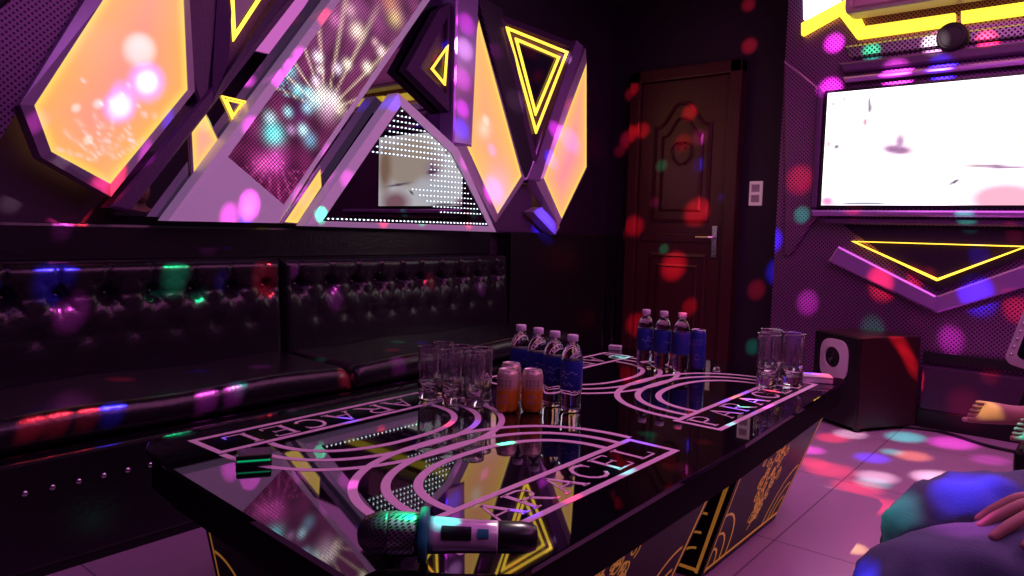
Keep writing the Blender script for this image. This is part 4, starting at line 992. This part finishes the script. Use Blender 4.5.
# small things
t = thing('coaster_stack', 'small pale square box on the far right corner of the table beside the glasses', 'box', (-.785, 2.70, ZT), .5)
obj('box_base', Bx(-.05, .05, -.035, .035, 0, .016, bev=.002), M_plastic, t); obj('box_top', Bx(-.051, .051, -.036, .036, .0165, .024, bev=.003), mat('pale_card', (.7, .66, .62), .6), t)
t = thing('small_white_box', 'tiny white box at the far left corner of the table, before the door', 'box', (-1.655, 2.745, ZT), .3)
obj('box_base', Bx(-.026, .026, -.018, .018, 0, .012, bev=.002), M_plastic, t); obj('box_lid', Bx(-.027, .027, -.019, .019, .0125, .019, bev=.002), M_cap, t)
t = thing('bottle_cap', 'small loose cap standing on the table between the blue can and the right glasses', 'cap', (-1.12, 2.60, ZT))
obj('cap_shell', lathe(bmesh.new(), [(.013, 0), (.014, .003), (.012, .017), (.009, .019)], 20, None, lambda a, r, z: 1+.03*math.cos(16*a)), M_glass, t, True); obj('cap_ring', lathe(bmesh.new(), [(.0145, .0), (.0148, .001), (.0148, .003), (.0145, .004)], 20), M_plastic, t, True)
# black call button with a green glowing base
t = thing('call_button', 'small black box with a green glowing base at the left of the table', 'call button', (-1.400, .838, ZT), 1.0)
t.scale = (.78, .78, .60)
obj('base', Bx(-.047, .047, -.040, .040, 0, .016, bev=.005), M_dark_plastic, t); obj('glow_ring', Bx(-.043, .043, -.036, .036, .0165, .0215, bev=.002), M_green, t); obj('upper_body', Bx(-.046, .046, -.039, .039, .022, .040, bev=.007), M_dark_plastic, t)
# microphone
a0 = Vector((-.862, .690, .548)); a1 = Vector((-.610, .915, .541)); ax = (a1-a0).normalized()
mc = thing('wireless_microphone', 'white wireless microphone with a dark grille lying on the near edge of the table', 'microphone', a0)
mc.scale = (1.2, 1.2, 1.2)
Q = ax.to_track_quat('Z', 'Y').to_matrix().to_4x4()
lv = Q.inverted() @ (Vector((0, 0, .90))-a0); MICA = math.atan2(lv.y, lv.x)     # the side with display and switch
obj('grille_head', lathe(bmesh.new(), [(.004, .0), (.014, .003), (.0215, .010), (.0265, .022), (.028, .036), (.028, .040)], 36, Q), perforated('dark_mic_mesh', (.10, .09, .11), (.01, .01, .01), (0, 2), .004, .3, .4, .6), mc, True)
obj('grille_band', lathe(bmesh.new(), [(.028, .0405), (.0285, .042), (.0280, .072), (.026, .078)], 36, Q), M_grille, mc, True)
def cog(a, r, z): return 1+.03*math.cos(6*a)
obj('anti_roll_ring', lathe(bmesh.new(), [(.026, .0785), (.0335, .080), (.0345, .085), (.0335, .090), (.024, .0915)], 48, Q, cog), M_teal, mc, True)
obj('body', lathe(bmesh.new(), [(.0235, .092), (.0232, .10), (.0215, .13), (.0205, .178), (.0200, .180)], 36, Q), M_mic, mc, True)
def patch(u0, u1, half, lift):
    bm = bmesh.new(); n = 10; g = []
    for i in range(2):
        uu = (u0, u1)[i]; r = .0233-(uu-.10)*.036+lift
        g.append([[bm.verts.new(Q @ Vector(((r-e)*math.cos(MICA-half+2*half*k/n), (r-e)*math.sin(MICA-half+2*half*k/n), uu))) for k in range(n+1)] for e in (0, .003)])
    for k in range(n): bm.faces.new((g[0][0][k], g[0][0][k+1], g[1][0][k+1], g[1][0][k])); bm.faces.new((g[0][1][k], g[1][1][k], g[1][1][k+1], g[0][1][k+1]))
    for i in range(2):
        for k in range(n): bm.faces.new((g[i][0][k], g[i][1][k], g[i][1][k+1], g[i][0][k+1]))
    for k in (0, n): bm.faces.new((g[0][0][k], g[1][0][k], g[1][1][k], g[0][1][k]))
    return bm
MICA -= .25
obj('display', patch(.108, .146, .36, .0012), M_dark_plastic, mc); obj('switch', patch(.154, .168, .25, .0016), M_teal, mc)
obj('tail', lathe(bmesh.new(), [(.0195, .1805), (.0205, .183), (.0203, .212), (.0185, .222), (.0150, .230), (.009, .232)], 36, Q), M_dark_plastic, mc, True)

# ================================================================ right-hand seats, people
rs = thing('side_bench', 'low black padded bench along the right side of the room', 'bench', (0, 0, 0))
obj('seat', Bx(.03, .80, -.6, 2.6, .28, .42, bev=.04), M_leather, rs, True); obj('backrest', Bx(.81, 1.0, -.6, 2.6, .10, .88, bev=.05), M_leather, rs, True); obj('base', Bx(.08, .80, -.58, 2.58, 0, .28), M_black, rs)
ot = thing('ottoman', 'dark padded ottoman under the bare foot at the right edge', 'ottoman', (.16, 2.98, 0))
obj('cushion', Bx(-.345, .345, -.29, .40, .22, .390, bev=.03), M_leather, ot, True); obj('base', Bx(-.32, .32, -.27, .37, .0, .22, bev=.01), M_frame, ot)
# touch panel on the right
tp = thing('control_panel', 'white-rimmed touch panel at the right edge below the television', 'control panel', (-.13, 3.0, .70), 0)
bm = bmesh.new(); o_ = rrect(.10, .12, .03); i_ = rrect(.072, .092, .02); ring(bm, [Vector((p[0], -.01, p[1])) for p in o_], [Vector((p[0], -.016, p[1])) for p in i_], (0, .03, 0)); obj('white_rim', bm, M_plastic, tp)
obj('touch_screen', Bx(-.074, .074, -.006, .01, -.094, .094), M_glass_black, tp)
for k in range(7):
    b_ = bmesh.new(); bmesh.ops.create_uvsphere(b_, u_segments=8, v_segments=6, radius=.0055)
    for v in b_.verts: v.co += Vector((-.086, -.014, -.085+.028*k))
    obj('rivet', b_, M_silver, tp, True)
obj('stand', tube(bmesh.new(), [(0, .02, -.10), (0, .03, -.30), (0, .03, -.30)], .015, 10), M_black, tp)
tp.rotation_euler = (0, math.radians(14), 0)

def skinned(name, V, E, M, parent=None, sub=2, root=0):
    me = bpy.data.meshes.new(name); keys = list(V); ix = {k: i for i, k in enumerate(keys)}
    me.from_pydata([V[k][0] for k in keys], [(ix[a], ix[b_]) for a, b_ in E], []); me.update()
    o = bpy.data.objects.new(name, me); C.objects.link(o); me.materials.append(M)
    sk = o.modifiers.new('skin', 'SKIN'); sk.use_smooth_shade = True; me.skin_vertices or None
    if not me.skin_vertices:
        bm = bmesh.new(); bm.from_mesh(me); bm.verts.layers.skin.verify(); bm.to_mesh(me); bm.free()
    for i, k in enumerate(keys):
        r = V[k][1]; r = r if isinstance(r, tuple) else (r, r); me.skin_vertices[0].data[i].radius = r; me.skin_vertices[0].data[i].use_root = (i == root)
    s = o.modifiers.new('sub', 'SUBSURF'); s.levels = sub; s.render_levels = sub
    if parent: o.parent = parent
    return o
def chain(E, *ks):
    for a, b_ in zip(ks, ks[1:]): E.append((a, b_))
def head_bits(par, hc, fwd):
    """face on a head centred at hc looking along fwd"""
    f = Vector(fwd).normalized(); s = Vector((0, 0, 1)).cross(f).normalized(); up = Vector((0, 0, 1)); hc = Vector(hc)
    fr = Matrix((f, s, up)).transposed()
    bm = bmesh.new(); bmesh.ops.create_uvsphere(bm, u_segments=28, v_segments=20, radius=1)
    for v in bm.verts:
        x, y, z = v.co
        k = 1-.18*max(0, -z)*(abs(y))
        p = Vector((x*.098-.0*z, y*.076*k, z*.118)); 
        if z < 0: p.x += .012*(-z)
        g = math.exp(-((y*.076)**2+(z*.118+.015)**2*.6)/.0002)
        if x > .5: p.x += .022*g
        v.co = hc+fr @ p
    hd = obj('head', bm, M_skin, par, True)
    for sg in (-1, 1):
        b_ = bmesh.new(); bmesh.ops.create_uvsphere(b_, u_segments=12, v_segments=8, radius=.011)
        for v in b_.verts: v.co = hc+fr @ (Vector((.086, sg*.031, .012))+v.co)
        obj('eye', b_, mat('eye_white', (.7, .65, .62), .2), par, True)
        b_ = bmesh.new(); bmesh.ops.create_uvsphere(b_, u_segments=12, v_segments=8, radius=1)
        for v in b_.verts: v.co = hc+fr @ (Vector((-.005+v.co.x*.02, sg*.078+v.co.y*.008, v.co.z*.03)))
        obj('ear', b_, M_skin, par, True)
    b_ = bmesh.new(); bmesh.ops.create_uvsphere(b_, u_segments=12, v_segments=8, radius=1)
    for v in b_.verts: v.co = hc+fr @ (Vector((.094+v.co.x*.008, v.co.y*.024, -.055+v.co.z*.007)))
    obj('mouth', b_, mat('lips', (.42, .14, .13), .4), par, True)
    bm = bmesh.new(); bmesh.ops.create_uvsphere(bm, u_segments=28, v_segments=20, radius=1)
    kill = []
    for v in bm.verts:
        x, y, z = v.co
        if (x > .25 and z < .45) or z < -.45: kill.append(v)
        v.co = hc+fr @ Vector((x*.108-.006, y*.086, z*.126+.006))
    bmesh.ops.delete(bm, geom=kill, context='VERTS'); obj('hair', bm, M_hair, par, True)
def hand(V, E, pre, wrist_key, wr, kn, side, tips, r=.0088):
    """palm and five bent fingers growing from a wrist; kn = centre of the knuckles, side = unit vector across the palm towards the thumb"""
    wr, kn, side = Vector(wr), Vector(kn), Vector(side).normalized()
    V[pre+'palm'] = (wr.lerp(kn, .55), (.030, .017)); E.append((wrist_key, pre+'palm'))
    for q, tip in enumerate(tips):
        off = side*(.030-.020*q); b0 = kn+off; tip = Vector(tip); mid = b0.lerp(tip, .45)+Vector((0, 0, .013)); m2 = b0.lerp(tip, .78)+Vector((0, 0, .008))
        V[f'{pre}f{q}a'] = (b0, r*1.25); V[f'{pre}f{q}b'] = (mid, r*1.05); V[f'{pre}f{q}c'] = (m2, r*.95); V[f'{pre}f{q}d'] = (tip, r*.75)
        chain(E, pre+'palm', f'{pre}f{q}a', f'{pre}f{q}b', f'{pre}f{q}c', f'{pre}f{q}d')
    d = (kn-wr).normalized(); b0 = wr+d*.028+side*.030; m_ = b0+side*.022+d*.026; e = m_+d*.030+side*.006-Vector((0, 0, .01))
    V[pre+'t0'] = (b0, r*1.5); V[pre+'t1'] = (m_, r*1.2); V[pre+'t2'] = (e, r*.9); chain(E, pre+'palm', pre+'t0', pre+'t1', pre+'t2')

# seated person in jeans, left hand on the left thigh
person = thing('person', 'seated person in blue jeans at the lower right with one hand resting on the thigh', 'person', (.28, 1.5, 0))
po = Vector(person.location)
J = dict(pel=(.30, 1.52, .56), lh=(.25, 1.40, .565), rh=(.24, 1.66, .565), lk=(-.190, 1.135, .540), rk=(-.215, 1.445, .535), la=(-.17, 1.10, .10), ra=(-.20, 1.42, .10),
         lt=(-.31, 1.06, .03), rt=(-.34, 1.38, .03), lhe=(-.13, 1.11, .04), rhe=(-.16, 1.43, .04), sp1=(.36, 1.54, .75), sp2=(.40, 1.56, .95), ch=(.40, 1.56, 1.05), nk=(.38, 1.55, 1.17), hd=(.35, 1.54, 1.27),
         ls=(.36, 1.38, 1.07), rs=(.38, 1.74, 1.07), le=(.30, 1.25, .83), lw=(.045, 1.345, .675), re=(.36, 1.86, .83), rw=(.14, 1.72, .68))
J = {k: Vector(v)-po for k, v in J.items()}
V = {'pel': (J['pel'], (.13, .10))}; E = []
V.update({'sp1': (J['sp1'], (.13, .10)), 'sp2': (J['sp2'], (.145, .105)), 'ch': (J['ch'], (.13, .09)), 'nk': (J['nk'], .052), 'hd': (J['hd'], .062)}); chain(E, 'pel', 'sp1', 'sp2', 'ch', 'nk', 'hd')
for s in 'lr':
    V.update({s+'h': (J[s+'h'], .092), s+'m': (J[s+'h'].lerp(J[s+'k'], .5), .078), s+'k': (J[s+'k'], .060), s+'c': (J[s+'k'].lerp(J[s+'a'], .35), .056), s+'a': (J[s+'a'], .036), s+'he': (J[s+'he'], .034), s+'t': (J[s+'t'], (.040, .026))})
    chain(E, 'pel', s+'h', s+'m', s+'k', s+'c', s+'a', s+'t'); E.append((s+'a', s+'he'))
    V.update({s+'s': (J[s+'s'], .056), s+'e': (J[s+'e'], .040), s+'w': (J[s+'w'], .027)}); chain(E, 'ch', s+'s', s+'e', s+'w')
hand(V, E, 'L', 'lw', J['lw'], J['lw']+Vector((-.070, -.070, -.022)), (-.6, .75, .0), [Vector(p)-po for p in ((-.125, 1.245, .606), (-.118, 1.205, .610), (-.098, 1.165, .613), (-.060, 1.150, .616))])
hand(V, E, 'R', 'rw', J['rw'], J['rw']+Vector((-.08, -.03, -.02)), (0, -1, 0), [Vector(p)-po for p in ((-.04, 1.655, .612), (-.05, 1.675, .615), (-.045, 1.70, .613), (-.03, 1.72, .610))])
skinned('body', V, E, M_skin, person, 2)
Vj = {'pel': (J['pel'], (.142, .112)), 'w': (J['sp1'].lerp(J['pel'], .5), (.140, .110))}; Ej = []; chain(Ej, 'pel', 'w')
for s in 'lr':
    Vj.update({s+'h': (J[s+'h'], .106), s+'m': (J[s+'h'].lerp(J[s+'k'], .5), .094), s+'k0': (J[s+'h'].lerp(J[s+'k'], .88), .082), s+'k': (J[s+'k']+Vector((-.02, -.01, -.02)), .074), s+'c0': (J[s+'k'].lerp(J[s+'a'], .18), .072), s+'c': (J[s+'k'].lerp(J[s+'a'], .5), .068), s+'a': (J[s+'a']+Vector((0, 0, .03)), .058)})
    chain(Ej, 'pel', s+'h', s+'m', s+'k0', s+'k', s+'c0', s+'c', s+'a')
jn = skinned('jeans', Vj, Ej, M_jeans, person, 3)
tex = bpy.data.textures.new('folds', 'CLOUDS'); tex.noise_scale = .055
dm = jn.modifiers.new('folds', 'DISPLACE'); dm.texture = tex; dm.strength = .030; dm.mid_level = .5; dm.texture_coords = 'GLOBAL'
Vs = {'sp1': (J['sp1']-Vector((0, 0, .05)), (.148, .118)), 'sp2': (J['sp2'], (.158, .118)), 'ch': (J['ch'], (.142, .102)), 'nk': (J['ch'].lerp(J['nk'], .45), .07)}; Es = []; chain(Es, 'sp1', 'sp2', 'ch', 'nk')
for s in 'lr': Vs.update({s+'s': (J[s+'s'], .070), s+'e': (J[s+'s'].lerp(J[s+'e'], .75), .058)}); chain(Es, 'ch', s+'s', s+'e')
skinned('shirt', Vs, Es, M_shirt, person, 2)
head_bits(person, J['hd']+Vector((-.02, 0, .02)), (-1, .1, -.1))

# second person, only the bare feet on the ottoman are in view
p2 = thing('person', 'person mostly out of view, a bare foot resting on the dark ottoman', 'person', (.95, 2.95, 0)); po = Vector(p2.location)
V, E = {}, []
J2 = dict(pel=(.98, 2.98, .56), sp1=(1.03, 2.99, .75), sp2=(1.05, 3.0, .95), ch=(1.05, 3.0, 1.05), nk=(1.02, 3.0, 1.17), hd=(1.0, 3.0, 1.27), fh=(.92, 3.08, .55), fk=(.48, 3.02, .58), fa=(-.055, 2.88, .475), nh=(.92, 2.88, .55), nk2=(.46, 2.80, .56), na=(.02, 2.72, .437))
J2 = {k: Vector(v)-po for k, v in J2.items()}
for k, r in (('pel', (.13, .10)), ('sp1', (.12, .095)), ('sp2', (.135, .10)), ('ch', (.125, .088)), ('nk', .05), ('hd', .06), ('fh', .088), ('fk', .058), ('fa', .036), ('nh', .088), ('nk2', .058), ('na', .034)): V[k] = (J2[k], r)
chain(E, 'pel', 'sp1', 'sp2', 'ch', 'nk', 'hd'); chain(E, 'pel', 'fh', 'fk', 'fa'); chain(E, 'pel', 'nh', 'nk2', 'na')
def foot(pre, ank, root, tipx, toes_up, zc, yc, r0=.010):
    """foot lying on its outer side, sole axis along x, width standing up along z"""
    a = Vector(ank)
    V[pre+'heel'] = (a+Vector((.035, .0, -.012)), .028); V[pre+'mid'] = (Vector((tipx+.13, yc, zc+.002)), (.034, .034)); V[pre+'ball'] = (Vector((tipx+.062, yc-.005, zc)), (.024, .044))
    chain(E, root, pre+'mid', pre+'ball'); E.append((root, pre+'heel'))
    for q in range(5):
        z = zc-.031+.0155*q; L_ = (.0, .004, .008, .015, .024)[q]; r = r0*(1.25 if q == 0 else .80-.04*q)
        V[f'{pre}{q}a'] = (Vector((tipx+.030+L_, yc-.008, z+.001)), r*1.05); V[f'{pre}{q}b'] = (Vector((tipx+L_, yc-.018, z)), r); chain(E, pre+'ball', f'{pre}{q}a', f'{pre}{q}b')
foot('F', J2['fa'], 'fa', -.335-po.x, True, .452, 2.86-po.y)
foot('N', J2['na'], 'na', -.20-po.x, True, .440, 2.74-po.y, .008)
for ss in 'sw':
    pass
V['ls'] = (J2['ch']+Vector((0, -.17, .02)), .054); V['le'] = (J2['ch']+Vector((-.05, -.24, -.2)), .038); V['lw'] = (J2['ch']+Vector((-.28, -.20, -.36)), .026); chain(E, 'ch', 'ls', 'le', 'lw')
V['rs'] = (J2['ch']+Vector((0, .17, .02)), .054); V['re'] = (J2['ch']+Vector((-.05, .24, -.2)), .038); V['rw'] = (J2['ch']+Vector((-.28, .20, -.36)), .026); chain(E, 'ch', 'rs', 're', 'rw')
for s_, sg in (('l', -1), ('r', 1)):
    w_ = V[s_+'w'][0]; k_ = w_+Vector((-.085, 0, -.02)); hand(V, E, s_+'H', s_+'w', w_, k_, (0, -sg, 0), [k_+Vector((-.065+.006*abs(q-1), -sg*(.03-.02*q), -.025)) for q in range(4)])
skinned('body', V, E, M_skin, p2, 2)
b_ = bmesh.new(); bmesh.ops.create_uvsphere(b_, u_segments=10, v_segments=8, radius=1)
for v in b_.verts: v.co = Vector((-.336-po.x+v.co.x*.009, 2.832-po.y+v.co.y*.004, .421+v.co.z*.008))
obj('toenail', b_, M_nail, p2, True)
Vj = {'pel': (J2['pel'], (.142, .112)), 'w': (J2['sp1'].lerp(J2['pel'], .4), (.13, .105)), 'fh': (J2['fh'], .10), 'fk': (J2['fk'], .072), 'nh': (J2['nh'], .10), 'nk': (J2['nk2'], .072), 'fc': (J2['fk'].lerp(J2['fa'], .3), .064), 'nc': (J2['nk2'].lerp(J2['na'], .3), .064)}
Ej = []; chain(Ej, 'w', 'pel', 'fh', 'fk', 'fc'); chain(Ej, 'pel', 'nh', 'nk', 'nc'); skinned('shorts', Vj, Ej, M_shirt, p2, 2, 1)
Vs = {'a': (J2['sp1'], (.135, .108)), 'b': (J2['sp2'], (.148, .112)), 'c': (J2['ch'], (.136, .10)), 'n': (J2['ch'].lerp(J2['nk'], .45), .068), 'ls': (V['ls'][0], .068), 'le': (V['ls'][0].lerp(V['le'][0], .7), .055), 'rs': (V['rs'][0], .068), 're': (V['rs'][0].lerp(V['re'][0], .7), .055)}
Es = []; chain(Es, 'a', 'b', 'c', 'n'); chain(Es, 'c', 'ls', 'le'); chain(Es, 'c', 'rs', 're'); skinned('shirt', Vs, Es, M_shirt, p2, 2)
head_bits(p2, J2['hd']+Vector((-.02, 0, .02)), (-1, -.1, -.1))
# cable along the floor
pts = [(-1.0+.95*k/24, 4.36-.03*k/24-.28*max(0, k/24-.4)-.03*math.sin(k*.5), .009) for k in range(25)]+[(-.06+.01*k, 4.15-.1*k, .009) for k in range(1, 12)]
tag(obj('floor_cable', tube(bmesh.new(), pts, .008), M_black, None, True), 'black cable running along the floor under the screen wall', 'cable')

# ================================================================ the disco lamp and its beams
dl = thing('disco_lamp', 'mirrored disco lamp hanging from the ceiling above the table', 'lamp', (-1.15, 1.9, 2.50))
bm = bmesh.new(); bmesh.ops.create_uvsphere(bm, u_segments=24, v_segments=14, radius=.10); obj('mirror_ball', bm, M_chrome, dl)
obj('hanger', tube(bmesh.new(), [(0, 0, .09), (0, 0, .25)], .01), M_black, dl)
BALL = Vector((-1.15, 1.9, 2.50))
for k, (p, r, c, pw) in enumerate(DOTS):
    p = Vector(p); 
    d = p-BALL; dist = d.length; src = BALL+d.normalized()*.115; dist -= .115
    if p.z > 2.0 or True: pass
    l = bpy.data.lights.new('beam', 'SPOT'); l.spot_size = max(.005, 2*math.atan(r*1.45/dist)); l.spot_blend = 1; l.shadow_soft_size = .004
    l.energy = pw*GAIN*dist*dist; l.color = DOT_COLOURS[c]
    o = bpy.data.objects.new('beam', l); C.objects.link(o); o.parent = dl; o.location = src-BALL
    o.rotation_euler = d.to_track_quat('-Z', 'Y').to_euler()
